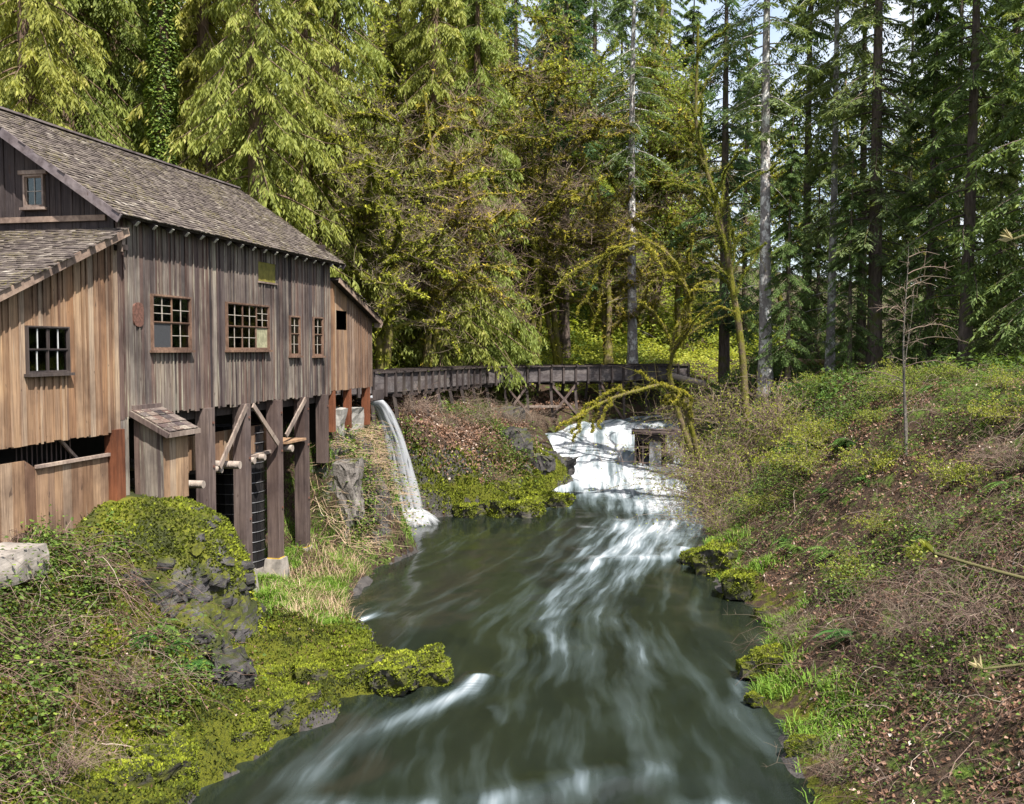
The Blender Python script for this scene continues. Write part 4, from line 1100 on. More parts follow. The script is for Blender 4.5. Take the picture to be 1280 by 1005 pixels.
# ------------------------------------------------------------------ trees
def conifer_mesh(seed, H, r0, zc, Lmax, nb, tw, dm, style, leafm, barkm, ls=(0.30, 0.085), dead=14, sway=0.25):
    """trunk+limbs mesh and a crown of many small needle sprays"""
    r = np.random.default_rng(seed)
    n = 14
    t = np.linspace(0, 1, n)
    ph = r.uniform(0, 6.28, 2)
    path = np.stack([sway * np.sin(t * 3 + ph[0]) * t, sway * np.sin(t * 2.3 + ph[1]) * t, t * H - 0.4], 1)
    rad = r0 * (1 - t * 0.93) + r0 * 0.35 * np.exp(-t * 40)
    gt = G(); v, f = tubes(path[None], rad[None], 12); gt.add(v, f)
    # limbs
    hs = np.sort(r.uniform(zc, 0.985, nb)) if style != 'cedar' else np.sort(zc + (0.985 - zc) * r.random(nb) ** 1.15)
    az = np.arange(nb) * 2.399 + r.normal(0, 0.5, nb)
    prof = np.minimum(1, ((1 - hs) / (1 - zc)) ** 0.75 * 1.05) * (0.55 + 0.45 * sstep(0, 0.12, hs - zc))
    L = Lmax * prof * r.uniform(0.6, 1.12, nb) + 0.3
    el = {'fir': r.normal(-0.10, 0.14, nb), 'hemlock': r.normal(-0.05, 0.12, nb), 'cedar': r.normal(-0.18, 0.12, nb)}[style]
    dr = {'fir': 0.30, 'hemlock': 0.42, 'cedar': 0.62}[style]
    m = 7; u = np.linspace(0, 1, m)
    base = np.stack([np.interp(hs, t, path[:, k]) for k in range(3)], 1)
    dh = np.stack([np.cos(az), np.sin(az), np.zeros(nb)], 1)
    up = el[:, None] * u - dr * u ** 2 + (0.28 * u ** 4 if style == 'cedar' else 0.05 * u ** 3)
    P = base[:, None] + dh[:, None] * (L[:, None] * u * (1 - 0.12 * u))[..., None]
    P[..., 2] += up * L[:, None]
    side = np.stack([-np.sin(az), np.cos(az), np.zeros(nb)], 1)
    P += side[:, None] * (r.normal(0, 0.10, nb)[:, None] * u ** 2 * L[:, None])[..., None]
    R = (0.012 + 0.012 * L)[:, None] * (1 - 0.9 * u)
    v, f = tubes(P, R, 4); gt.add(v, f)
    if dead:   # short dead limbs below the crown
        hd = r.uniform(0.06, max(zc, 0.10), dead); ad = r.uniform(0, 6.28, dead); Ld = r.uniform(0.4, 2.2, dead)
        bd = np.stack([np.interp(hd, t, path[:, k]) for k in range(3)], 1); uu = np.linspace(0, 1, 4)
        dd = np.stack([np.cos(ad), np.sin(ad), r.normal(-0.15, 0.2, dead)], 1)
        Pd = bd[:, None] + dd[:, None] * (Ld[:, None] * uu)[..., None]; Pd[..., 2] -= 0.15 * Ld[:, None] * uu ** 2
        v, f = tubes(Pd, np.repeat((0.022 * (1 - 0.8 * uu))[None], dead, 0), 4); gt.add(v, f)
    # twigs with sprays
    k = tw
    ut = np.clip(np.linspace(0.16, 1.0, k)[None] + r.normal(0, 0.02, (nb, k)), 0.1, 1)
    iu = np.clip((ut * (m - 1)).astype(int), 0, m - 2); fu = ut * (m - 1) - iu
    bi = np.arange(nb)[:, None]
    B = P[bi, iu] * (1 - fu)[..., None] + P[bi, iu + 1] * fu[..., None]
    T = unit(P[bi, iu + 1] - P[bi, iu])
    sg = np.where(np.arange(k) % 2 == 0, 1.0, -1.0)[None] * np.ones((nb, 1))
    S = side[:, None] * sg[..., None]
    tl = (0.20 * L[:, None] * (1.12 - ut) ** 0.8 + 0.22) * r.uniform(0.6, 1.25, (nb, k))
    hang = {'fir': -0.20, 'hemlock': -0.40, 'cedar': -1.15}[style]
    if style == 'cedar': tl = tl * 1.45
    D = unit(0.75 * T + 0.85 * S + np.array([0, 0, hang]) + r.normal(0, 0.18, (nb, k, 3)))
    B = B.reshape(-1, 3); D = D.reshape(-1, 3); tl = tl.ravel(); S = S.reshape(-1, 3); NB = len(B)
    j = np.linspace(0.05, 0.95, dm)
    w = j[None] * tl[:, None]
    Q = B[:, None] + D[:, None] * w[..., None]
    Q[..., 2] -= (0.28 if style == 'cedar' else 0.16) * (j[None] ** 2) * tl[:, None]
    sd = unit(np.cross(D, np.array([0, 0, 1.0])))
    alt = np.where(np.arange(dm) % 2 == 0, 1.0, -1.0)
    DD = D[:, None] * 1.0 + sd[:, None] * (alt * 0.75)[None, :, None] + r.normal(0, 0.22, (NB, dm, 3))
    DD[..., 2] -= (0.75 if style == 'cedar' else 0.22)
    Q = Q.reshape(-1, 3); DD = unit(DD.reshape(-1, 3)); n_ = len(Q)
    NN = np.array([0, 0, 1.0]) * (0.5 if style == 'cedar' else 1.0) + r.normal(0, 0.45, (n_, 3))
    ln = ls[0] * r.uniform(0.6, 1.3, n_); wd = ls[1] * r.uniform(0.7, 1.3, n_)
    v, f = diamonds(Q, DD, NN, ln, wd, 0.08)
    tip = np.repeat(ut.ravel(), dm)
    clump = np.repeat(r.normal(0, 0.10, nb), k * dm)
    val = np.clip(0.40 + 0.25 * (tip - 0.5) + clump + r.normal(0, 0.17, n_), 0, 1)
    gc = G(); gc.add(v, f, val)
    return gt.mesh('trunk', barkm, True), gc.mesh('crown', leafm)

KIT = {}
for i, sd in enumerate((101, 102, 103)):
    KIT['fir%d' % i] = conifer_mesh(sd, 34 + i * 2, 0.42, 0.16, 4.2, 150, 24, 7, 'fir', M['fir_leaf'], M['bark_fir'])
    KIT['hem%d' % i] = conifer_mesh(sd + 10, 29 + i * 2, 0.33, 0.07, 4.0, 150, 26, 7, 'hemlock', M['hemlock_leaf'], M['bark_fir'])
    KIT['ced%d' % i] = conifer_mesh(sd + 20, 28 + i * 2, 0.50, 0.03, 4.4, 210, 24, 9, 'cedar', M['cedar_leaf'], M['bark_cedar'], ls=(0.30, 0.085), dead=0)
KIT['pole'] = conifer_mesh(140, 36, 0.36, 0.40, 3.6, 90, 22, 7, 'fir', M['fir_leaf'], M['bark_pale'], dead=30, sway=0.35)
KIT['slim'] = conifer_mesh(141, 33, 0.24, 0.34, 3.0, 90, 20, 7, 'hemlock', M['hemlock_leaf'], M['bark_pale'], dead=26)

def conifer(kit, x, y, sc=1.0, rz=None, label=None, group=None, name='fir_tree', cat='tree', dz=0.0):
    tm, cm = KIT[kit]
    e = empty(name, (x, y, hz(x, y) - 0.1 + dz), random.uniform(0, 6.28) if rz is None else rz, label, cat, group)
    e.scale = (sc, sc, sc * random.uniform(0.95, 1.08))
    link('trunk', tm, e); link('crown', cm, e)
    return e

def maple_mesh(seed, H, r0, lean=(0.3, 0.0), nl=9, twigs=True, spread=5.0, forks=2, mossd=1.0, leaf=0.0, droop=0.5, lsz=1.0):
    """mossy maple: leaning stems, arching limbs, hanging moss, a haze of bare twigs"""
    r = np.random.default_rng(seed)
    lev = {0: [], 1: [], 2: [], 3: [], 4: []}
    def curve(p, d, L, n, bend, wob, grav):
        pts = [p]; d = d / np.linalg.norm(d)
        for i in range(n - 1):
            d = d + bend / n + r.normal(0, wob, 3) + np.array([0, 0, grav / n])
            d = d / np.linalg.norm(d)
            pts.append(pts[-1] + d * L / (n - 1))
        return np.array(pts)
    for s in range(forks):
        d = np.array([lean[0] + r.normal(0, 0.16) * (s > 0), lean[1] + r.normal(0, 0.16) * (s > 0), 1.0])
        lev[0].append((curve(np.array([r.normal(0, .15) * s, r.normal(0, .15) * s, -0.4]), d, H * (1 - 0.2 * s), 14, np.array([-lean[0] * .8, -lean[1] * .8, .2]), 0.07, 0.1), r0 * (1 - 0.25 * s)))
    def child(par, rp, L, n, lo, grav, ratio, elev):
        P = par; k = r.uniform(lo, 0.98); i = int(k * (len(P) - 1)); i = min(i, len(P) - 2); fr = k * (len(P) - 1) - i
        p = P[i] * (1 - fr) + P[i + 1] * fr; td = P[i + 1] - P[i]; td = td / np.linalg.norm(td)
        a = r.uniform(0, 6.28); h = np.array([math.cos(a), math.sin(a), r.normal(elev, 0.3)])
        d = td * 0.35 + h
        return curve(p, d, L, n, r.normal(0, 0.5, 3), 0.14, grav), max(rp * ratio * (1 - 0.6 * k), 0.006)
    for (P, R) in lev[0]:
        for _ in range(nl):
            lev[1].append(child(P, R, spread * r.uniform(0.55, 1.2), 9, 0.28, -0.25 - droop * 0.5, 0.42, 0.35))
    for (P, R) in list(lev[1]):
        for _ in range(5): lev[2].append(child(P, R, spread * r.uniform(0.22, 0.5), 7, 0.2, -0.5 * droop, 0.55, 0.15))
    if twigs:
        for (P, R) in list(lev[2]):
            for _ in range(5): lev[3].append(child(P, R, spread * r.uniform(0.14, 0.30), 5, 0.15, 0.1, 0.5, 0.3))
        for (P, R) in list(lev[3]) + list(lev[2]):
            for _ in range(5): lev[4].append(child(P, 0.012, spread * r.uniform(0.06, 0.17), 4, 0.1, 0.1, 0.5, 0.4))
    gt = G(); gw = G(); gm = G()
    for k, sides, g_ in ((0, 12, gt), (1, 8, gt), (2, 6, gt), (3, 4, gw), (4, 3, gw)):
        if not lev[k]: continue
        P = np.stack([p for p, _ in lev[k]]); R = np.array([x for _, x in lev[k]])
        u = np.linspace(0, 1, P.shape[1])
        rad = R[:, None] * (1 - (0.8 if k else 0.72) * u)
        if k == 3: rad = np.maximum(rad, 0.010)
        if k == 4: rad = np.full(rad.shape, 0.0065)
        if k < 3: rad = rad * (1 + 0.25 * r.random(rad.shape)) + (0.03 if k else 0)
        v, f = tubes(P, rad, sides); g_.add(v, f, np.clip(r.normal(0.5, 0.2, len(f)), 0, 1))
        if k in (0, 1, 2):   # moss tufts hanging and standing on the limbs
            nm = int(len(P) * {0: 500, 1: 230, 2: 90}[k] * mossd)
            b = r.integers(0, len(P), nm); i = r.integers(0, P.shape[1] - 1, nm); fr = r.random(nm)
            q = P[b, i] * (1 - fr)[:, None] + P[b, i + 1] * fr[:, None]
            od = rdir_(r, nm); od[:, 2] = np.abs(od[:, 2]) * r.choice([1, -1], nm, p=[0.45, 0.55])
            q = q + od * (rad[b, i] * 0.9)[:, None]
            dd = od * 0.5 + np.array([0, 0, -0.75]) * r.random((nm, 1)) + r.normal(0, 0.3, (nm, 3))
            v, f = diamonds(q, dd, r.normal(0, 1, (nm, 3)), r.uniform(0.10, 0.30, nm) * (1.0 if k else 1.2), r.uniform(0.05, 0.12, nm))
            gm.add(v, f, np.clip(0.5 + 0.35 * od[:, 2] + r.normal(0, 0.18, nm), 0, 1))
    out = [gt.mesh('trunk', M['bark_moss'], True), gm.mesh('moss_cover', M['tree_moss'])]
    out.append(gw.mesh('twig_crown', M['twig']) if twigs else None)
    if leaf:
        P = np.concatenate([p for p, _ in lev[4]]); sel = P[r.random(len(P)) < leaf]
        v, f = diamonds(sel, rdir_(r, len(sel)), r.normal(0, 1, sel.shape), r.uniform(0.07, 0.15, len(sel)) * lsz, r.uniform(0.05, 0.09, len(sel)) * lsz)
        out.append(G().add(v, f, r.random(len(sel))).mesh('young_leaf', M['bright_leaf']))
    return out
def rdir_(r, n): return unit(r.normal(size=(n, 3)))

for i, (sd, H, r0, ln, nl) in enumerate(((201, 17, 0.26, (0.22, 0.05), 9), (202, 20, 0.30, (-0.15, 0.1), 10), (203, 14, 0.22, (0.05, -0.1), 10), (204, 18, 0.30, (-0.10, -0.10), 11))):
    KIT['map%d' % i] = maple_mesh(sd, H, r0, ln, nl, leaf=0.22, spread=5.2, mossd=1.0)
KIT['bare0'] = maple_mesh(241, 17, 0.2, (0.1, -0.1), 13, leaf=0.0, spread=5.4, mossd=0.9)
KIT['mapm'] = maple_mesh(231, 15, 0.30, (0.05, -0.05), 15, leaf=0.15, spread=5.6, mossd=1.7, forks=2)
for i in range(2):
    KIT['lfy%d' % i] = maple_mesh(210 + i, 19 + 3 * i, 0.2, (0.1, -0.1 + .2 * i), 12, leaf=0.95, spread=4.6, mossd=0.5, lsz=1.6)

def maple(kit, x, y, sc=1.0, rz=0.0, label=None, group=None, name='mossy_maple_tree', dz=0.0):
    e = empty(name, (x, y, hz(x, y) - 0.05 + dz), rz, label, 'tree', group)
    e.scale = (sc, sc, sc)
    ms = KIT[kit]
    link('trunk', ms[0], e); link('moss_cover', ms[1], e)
    if ms[2]: link('twig_crown', ms[2], e)
    if len(ms) > 3: link('young_leaf', ms[3], e)
    return e

# --- cedars and firs behind the mill and the flume: (kit, px, distance, scale, name, label)
def P(px, D): return at(px, D), D
NEAR = [
 ('ced0', 45, 42, 0.95, 'cedar_tree', 'broad feathery cedar rising behind the mill gable ridge'),
 ('ced1', 150, 50, 1.0, 'cedar_tree', 'cedar behind the mill roof beside the ivy clad trunk'),
 ('ced2', 325, 43, 1.0, 'cedar_tree', 'tall bright cedar with drooping sprays over the mill roof end'),
 ('ced0', 425, 53, 1.1, 'cedar_tree', 'cedar between the mill roof end and the drooping flume cedar'),
 ('ced1', 548, 56.5, 1.0, 'cedar_tree', 'cedar drooping its lowest sprays onto the flume'),
 ('ced2', 95, 47, 1.0, 'cedar_tree', 'cedar just behind the ridge of the mill roof'),
 ('ced0', 262, 48, 1.05, 'cedar_tree', 'bushy cedar between the ivy trunk and the tallest bright cedar'),
 ('ced1', 385, 48, 1.0, 'cedar_tree', 'cedar standing close behind the lower end of the mill roof'),
 ('ced0', 500, 62, 1.05, 'cedar_tree', 'cedar behind the dark trunked maple of the shed'),
 ('ced2', 600, 60, 1.0, 'cedar_tree', 'slender cedar behind the bend of the flume'),
 ('fir0', 705, 76, 1.05, 'fir_tree', 'tall fir behind the green clearing past the flume'),
 ('pole', 791, 66.5, 1.0, 'fir_tree', 'straight grey fir pole beside the mossy maples at the clearing'),
 ('pole', 957, 52, 1.0, 'fir_tree', 'tall fir with pale lichen spotted trunk on the right bank'),
 ('slim', 1037, 53, 1.0, 'fir_tree', 'slim fir with pale spotted stem beside the fallen logs'),
 ('hem0', 1008, 60, 1.0, 'hemlock_tree', 'hemlock with brown stem between the pale fir and the slim fir'),
 ('fir1', 1093, 50, 0.95, 'fir_tree', 'dark fir behind the bare alder sapling'),
 ('hem2', 1205, 46, 1.0, 'hemlock_tree', 'thick dark hemlock with sweeping boughs above the right bank'),
 ('hem0', 1310, 42, 1.0, 'hemlock_tree', 'dark hemlock reaching in over the leaf strewn slope'),
 ('fir0', 905, 66, 1.0, 'fir_tree', 'dark fir behind the leaning mossy maple'),
 ('hem1', 1075, 57, 0.9, 'hemlock_tree', 'low boughed hemlock between the slim fir and the dark fir'),
 ('hem0', 1160, 49, 0.8, 'hemlock_tree', 'young low boughed hemlock behind the bare sapling top'),
 ('hem2', 1255, 50, 0.9, 'hemlock_tree', 'low boughed hemlock behind the thick dark hemlock'),
]
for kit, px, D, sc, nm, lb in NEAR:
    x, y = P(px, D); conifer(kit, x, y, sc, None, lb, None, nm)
# more of the wood, only their place tells them apart
def wood(spots, kits, name, label, group, s0=0.85, s1=1.15):
    for i, (x, y) in enumerate(spots):
        conifer(kits[i % len(kits)], x, y, random.uniform(s0, s1), None, label, group, name)
hill = [(at(px, D), D) for px, D in ((-60, 52), (90, 62), (20, 72), (200, 70), (300, 64), (480, 72), (545, 84), (120, 84), (400, 88))]
wood(hill, ['ced1', 'ced2', 'ced0'], 'cedar_tree', 'cedar in the wood on the hill behind the mill', 'wood on the hill behind the mill')
mid = [(at(px, D), D) for px, D in ((585, 104), (645, 112), (690, 104), (740, 110), (815, 104), (862, 98), (710, 120), (835, 118), (620, 122), (775, 124))]
wood(mid, ['ced2', 'hem0', 'ced1', 'hem2'], 'conifer', 'conifer in the wood beyond the green clearing', 'wood beyond the clearing', 0.95, 1.2)
rightw = [(at(px, D), D) for px, D in ((930, 88), (1130, 78), (1190, 68), (1262, 62), (1350, 56), (1400, 48))]
wood(rightw, ['hem1', 'fir1', 'hem2', 'fir0', 'hem0', 'fir2'], 'conifer', 'conifer in the shaded wood behind the right bank', 'wood behind the right bank')

young = [(at(px, D), D) for px, D in ((985, 51), (1062, 49), (1130, 53), (1245, 44), (1022, 57), (1290, 47))]
wood(young, ['hem0', 'hem2', 'hem1'], 'young_hemlock', 'young hemlock with low sweeping boughs under the tall firs of the right bank', 'young hemlocks under the firs', 0.30, 0.50)

# --- mossy maples
for kit, px, D, sc, rz, lb in (
 ('mapm', 478, 49, 1.0, 0.4, 'mossy maple with a dark trunk beside the far shed of the mill'),
 ('map0', 632, 62, 0.95, 2.0, 'twin stemmed mossy maple leaning behind the flume'),
 ('map2', 668, 64, 1.05, 0.8, 'short mossy maple with spreading limbs behind the flume'),
 ('map3', 762, 65.5, 1.0, 3.6, 'mossy maple hung with moss next to the grey fir pole'),
 ('map2', 560, 72, 1.4, 1.9, 'tall mossy maple with a haze of bare twigs over the flume'),
 ('map3', 400, 56, 1.2, 5.0, 'mossy maple spreading pale twigs behind the mill roof end'),
 ('map2', 850, 82, 1.2, 0.2, 'mossy maple on the hillside behind the flume end'),
 ('map0', 715, 88, 1.4, 2.9, 'tall twiggy maple at the back of the green clearing'),
 ('bare0', 528, 52.5, 1.0, 2.6, 'bare maple spreading brown twigs before the flume cedar'),
 ('bare0', 602, 61.5, 1.15, 4.4, 'bare maple with brown twigs behind the bend of the flume'),
 ('bare0', 700, 66, 1.15, 5.6, 'bare maple with brown twigs at the edge of the clearing'),
 ('lfy1', 230, 56, 1.2, 1.1, 'maple in young leaf behind the ivy clad trunk'),
 ('lfy0', 120, 60, 1.25, 2.2, 'maple in young leaf above the middle of the mill ridge'),
 ('lfy0', 540, 66, 1.35, 5.9, 'tall maple in young leaf rising over the flume cedar'),
 ('lfy1', 745, 84, 1.4, 0.2, 'tall maple in young leaf behind the clearing beside the tall fir'),
 ('lfy1', 1075, 88, 1.3, 2.0, 'sunlit maple in young leaf deep in the right wood'),
 ('lfy0', 1180, 80, 1.3, 2.0, 'sunlit yellow leaved maple behind the thick hemlock'),
 ('lfy1', 985, 92, 1.3, 4.0, 'sunlit maple in young leaf beyond the pale lichen fir'),
 ('lfy0', 455, 60, 1.15, 0.3, 'maple in young yellow leaf above the far mill shed'),
 ('lfy1', 585, 68, 1.1, 1.3, 'maple in young yellow leaf behind the flume cedar'),
 ('lfy1', 650, 90, 1.3, 3.9, 'tall maple in young leaf at the middle of the clearing'),
 ('lfy0', 815, 84, 1.3, 5.1, 'maple in young leaf behind the grey fir pole'),
 ('lfy1', 350, 58, 1.1, 2.6, 'maple in young leaf among the cedars behind the mill'),
 ('lfy0', 10, 50, 1.1, 4.4, 'maple in young leaf behind the mill gable'),
 ('lfy1', 515, 80, 1.3, 0.9, 'maple in young leaf high on the hill behind the cedars'),
):
    x, y = P(px, D); maple(kit, x, y, sc, rz, lb)

# ------------------------------------------------------------------ rock outcrop under the mill corner
def outcrop():
    n_t, n_h = 120, 60
    th = np.linspace(0, 2 * PI, n_t, endpoint=False); tt = np.linspace(0, 1, n_h)
    T, Hh = np.meshgrid(th, tt, indexing='ij')
    sc = (1 - Hh ** 7) ** 0.5 * (1 + 0.06 * (1 - Hh))
    ex = 0.75
    cx = np.sign(np.cos(T)) * np.abs(np.cos(T)) ** ex; cy = np.sign(np.sin(T)) * np.abs(np.sin(T)) ** ex
    X = -9.35 + 3.25 * sc * cx - 0.5 * Hh * (cx > 0) * cx; Y = 22.75 + 2.15 * sc * cy + 0.45 * Hh; Z = 0.1 + 4.1 * Hh
    Z = Z - 0.55 * sstep(-9.5, -12.5, X) * Hh
    nx_, ny_ = cx * (1 - Hh * .5), cy * (1 - Hh * .5)
    d = fbm(X * 0.9, Y * 0.9, Z * 0.9, 4, 51) * 0.55
    c = vnoise(X * 2.3, Y * 2.3, Z * 2.3, 52); d = d + np.round(c * 2.5) / 2.5 * 0.16 + fbm(X * 4, Y * 4, Z * 4, 3, 53) * 0.10
    fl_ = sstep(0.0, .85, 1 - Hh)
    X = X + nx_ * d * (0.35 + .65 * fl_); Y = Y + ny_ * d * (0.35 + .65 * fl_); Z = Z + d * 0.25 * Hh * (1 - 0.6 * sstep(-9, -7.6, X))
    v = np.stack([X, Y, Z], -1).reshape(-1, 3)
    i, j = np.meshgrid(np.arange(n_t), np.arange(n_h - 1), indexing='ij')
    a = (i * n_h + j).ravel(); b = (((i + 1) % n_t) * n_h + j).ravel()
    g = G().add(v, np.stack([a, b, b + 1, a + 1], 1))
    return g.mesh('rock_mass', M['basalt'], False), v.reshape(n_t, n_h, 3), np.stack([nx_, ny_, Hh * 0.8], -1)
om, ov, on = outcrop()
oc = empty('rock_outcrop', (-9.35, 22.75, 0), 0, 'big mossy basalt outcrop under the boarded box of the mill', 'rock')
o = link('rock_mass', om, oc); o.location = (9.35, -22.75, 0)
def jag_mesh(name, s, mat, seed, amp, n=5):
    ob = jag_block(name, (0, 0, 0), s, mat, seed, amp=amp, n=n); me = ob.data; bpy.data.objects.remove(ob); return me
STM = [jag_mesh('stone', (0.46, 0.38, 0.34), M['basalt' if k % 2 else 'basalt_bare'], 60 + k, 0.10, 6) for k in range(7)]
sr3 = np.random.default_rng(8)
cnt = 0
while cnt < 85:
    i = sr3.integers(0, 120); j = sr3.integers(2, 54)
    p = ov[i, j]; nn = on[i, j]
    if p[1] > 23.8 and p[0] < -7.0: continue
    if p[0] < -9.6 and sr3.random() < 0.9: continue
    st = link('stone', STM[cnt % 7], oc)
    st.location = (p[0] + 9.35 - nn[0] * 0.13, p[1] - 22.75 - nn[1] * 0.13, p[2] - 0.08)
    st.rotation_euler = tuple(sr3.uniform(-0.5, 0.5, 2)) + (sr3.uniform(0, 6.28),)
    k_ = sr3.uniform(0.4, 1.05); st.scale = (k_, k_ * sr3.uniform(.7, 1.1), k_ * sr3.uniform(.6, 1.0))
    cnt += 1

# ------------------------------------------------------------------ boulders
def tufted(me, seed, n, lo=0.15, s0=0.035, s1=0.085):
    """moss tufts standing on the upper faces of a rock, in the same mesh"""
    r = np.random.default_rng(seed)
    nv = len(me.vertices); co = np.empty(nv * 3, np.float32); me.vertices.foreach_get('co', co); co = co.reshape(-1, 3).astype(float)
    npoly = len(me.polygons); li = np.empty(len(me.loops), np.int32); me.loops.foreach_get('vertex_index', li); q = li.reshape(-1, 4)
    a, b, c, d = (co[q[:, k]] for k in range(4)); nr = unit(np.cross(c - a, d - b))
    keep = np.nonzero(nr[:, 2] + 0.9 * fbm(a[:, 0] * 3 + seed, a[:, 1] * 3, a[:, 2] * 3, 3, seed) > lo)[0]
    i = r.choice(keep, n); u, w = r.random((n, 1)), r.random((n, 1))
    p = a[i] * (1 - u) * (1 - w) + b[i] * u * (1 - w) + c[i] * u * w + d[i] * (1 - u) * w
    g = G().add(co, q); v, f = diamonds(p - nr[i] * .01, nr[i] + r.normal(0, .6, (n, 3)), r.normal(0, 1, (n, 3)), r.uniform(s0, s1, n), r.uniform(s0, s1, n) * .7)
    g.add(v, f, np.clip(.42 + .3 * nr[i][:, 2] + .4 * fbm(p[:, 0] * 4, p[:, 1] * 4, p[:, 2] * 4, 3, seed + 3) + r.normal(0, .15, n), 0, 1), 1)
    return g.mesh(me.name, [me.materials[0], M['moss']])
BLD = [tufted(jag_mesh('boulder', (1.0, 0.8, 0.62), M['boulder'], 80 + k, 0.17, 13), 80 + k, 2600) for k in range(5)]
BLK = [jag_mesh('boulder', (1.0, 0.8, 0.8), M['basalt_bare'], 90 + k, 0.20, 12) for k in range(4)]
def boulder(px, py, zc, s, label, group=None, dark=False, rz=None, flat=1.0):
    D = (EYE - zc) * FPX / (py - 436.0)
    x = at(px, D)
    ob = link('boulder', (BLK if dark else BLD)[random.randrange(4)], None, label=label, category='boulder')
    if group: ob['group'] = group
    ob.location = (x, D, zc); ob.rotation_euler = (random.uniform(-.15, .15), random.uniform(-.15, .15), random.uniform(0, 6.28) if rz is None else rz)
    ob.scale = (s, s, s * flat)
    return ob
lb = 'moss covered boulder on the low ledge at the water edge below the brambles'
for px, py, z, s in ((185, 975, .25, 1.0), (225, 950, .3, .8), (262, 915, .35, .9), (300, 925, .25, .8), (335, 905, .25, .8), (370, 890, .25, .7), (140, 990, .35, .9), (270, 870, .55, .8), (215, 900, .45, .7), (180, 925, .4, .8), (330, 855, .45, .7), (380, 850, .35, .7)):
    boulder(px, py, z, s, lb, 'mossy boulders on the left ledge')
lb = 'bright mossy hump of rock at the tip of the ledge'
for px, py, z, s in ((525, 835, .22, 1.1), (490, 850, .25, 1.2), (450, 850, .2, 1.0), (540, 850, .1, .9)):
    boulder(px, py, z, s, lb, 'mossy humps at the ledge tip', flat=0.8)
boulder(285, 845, 0.9, 1.0, 'bare dark boulder at the foot of the rock outcrop', None, True)
boulder(262, 868, 0.6, 0.7, 'small bare dark rock beside the foot of the outcrop', None, True)
lb = 'small dark wet rock in the splash below the waterfall'
for px, py, z, s in ((498, 640, .12, .7), (528, 634, .12, .5), (545, 640, .1, .5), (505, 622, .5, 0.9), (532, 618, .5, 0.8)):
    boulder(px, py, z, s, lb, 'wet rocks in the splash', True)
lb = 'dark basalt block of the cliff beside the white rapids'
for px, py, z, s in ((688, 590, 1.2, 2.0), (668, 585, 1.6, 2.2), (700, 612, .5, 1.3), (640, 560, 2.6, 1.8), (632, 530, 3.4, 1.7), (650, 605, .9, 1.6), (560, 585, 1.3, 1.4), (520, 560, 1.9, 1.5), (590, 600, .8, 1.3), (615, 585, 1.4, 1.6)):
    boulder(px, py, z, s, lb, 'basalt blocks of the middle bank', True, flat=1.1)
lb = 'mossy rock at the waterline of the middle bank'
for px, py, z, s in ((690, 630, .3, 1.7), (660, 638, .35, 1.5), (625, 640, .3, 1.3), (590, 640, .3, 1.4), (565, 628, .5, 1.4), (640, 620, .7, 1.6)):
    boulder(px, py, z, s, lb, 'mossy rocks of the middle bank', flat=0.9)
for px, py, z, s, l in ((945, 842, .18, .62, 'small bright mossy rock standing in the shallows'), (948, 880, .1, .35, 'tiny mossy stone in the shallows by green grass'), (965, 830, .35, .8, 'low mossy rock with dry leaves at the right waterline'),
                       (900, 705, .35, 1.5, 'broad mossy rock shelf where the rapids pass the right bank'), (930, 735, .3, 1.2, 'mossy rock beside the broad shelf on the right waterline'), (870, 700, .15, .9, 'low mossy slab touching the rapids at the right bank'),
                       (1012, 945, .15, .5, 'brown rounded stone at the dark waterline under canes'), (955, 770, .12, .35, 'small pale stone at the right waterline')):
    boulder(px, py, z, s, l)

# ------------------------------------------------------------------ waterfall from the mill
def foam_mat(name, lo, hi, bright):
    m, nt, b = mat_new(name)
    tc = node(nt, 'ShaderNodeTexCoord').outputs['Object']
    a = attr(nt, 'along'); c_ = attr(nt, 'across')
    cmb = node(nt, 'ShaderNodeCombineXYZ'); nt.links.new(c_, cmb.inputs[0]); nt.links.new(a, cmb.inputs[1])
    n1 = noise(nt, mapping(nt, cmb.outputs[0], (3.2, 0.18, 1)), 1.0, 2, 0.5)
    f = ramp(nt, mth(nt, 'ADD', n1, attr(nt, 'dens')), [(lo, (0, 0, 0)), (hi, (1, 1, 1))])
    df = node(nt, 'ShaderNodeBsdfDiffuse'); df.inputs['Color'].default_value = (*bright, 1)
    tl = node(nt, 'ShaderNodeBsdfTranslucent'); tl.inputs['Color'].default_value = (*bright, 1)
    m1 = node(nt, 'ShaderNodeMixShader'); m1.inputs[0].default_value = 0.4
    nt.links.new(df.outputs[0], m1.inputs[1]); nt.links.new(tl.outputs[0], m1.inputs[2])
    tp = node(nt, 'ShaderNodeBsdfTransparent')
    m2 = node(nt, 'ShaderNodeMixShader'); nt.links.new(f, m2.inputs[0]); nt.links.new(tp.outputs[0], m2.inputs[1]); nt.links.new(m1.outputs[0], m2.inputs[2])
    nt.links.new(m2.outputs[0], nt.nodes['Material Output'].inputs['Surface'])
    return m
M['fall'] = foam_mat('falling white water', 0.42, 1.25, (0.52, 0.54, 0.58))
wf = empty('waterfall', (-4.4, 43.3, 0), 0, 'thin white waterfall spouting from below the far mill shed', 'waterfall')
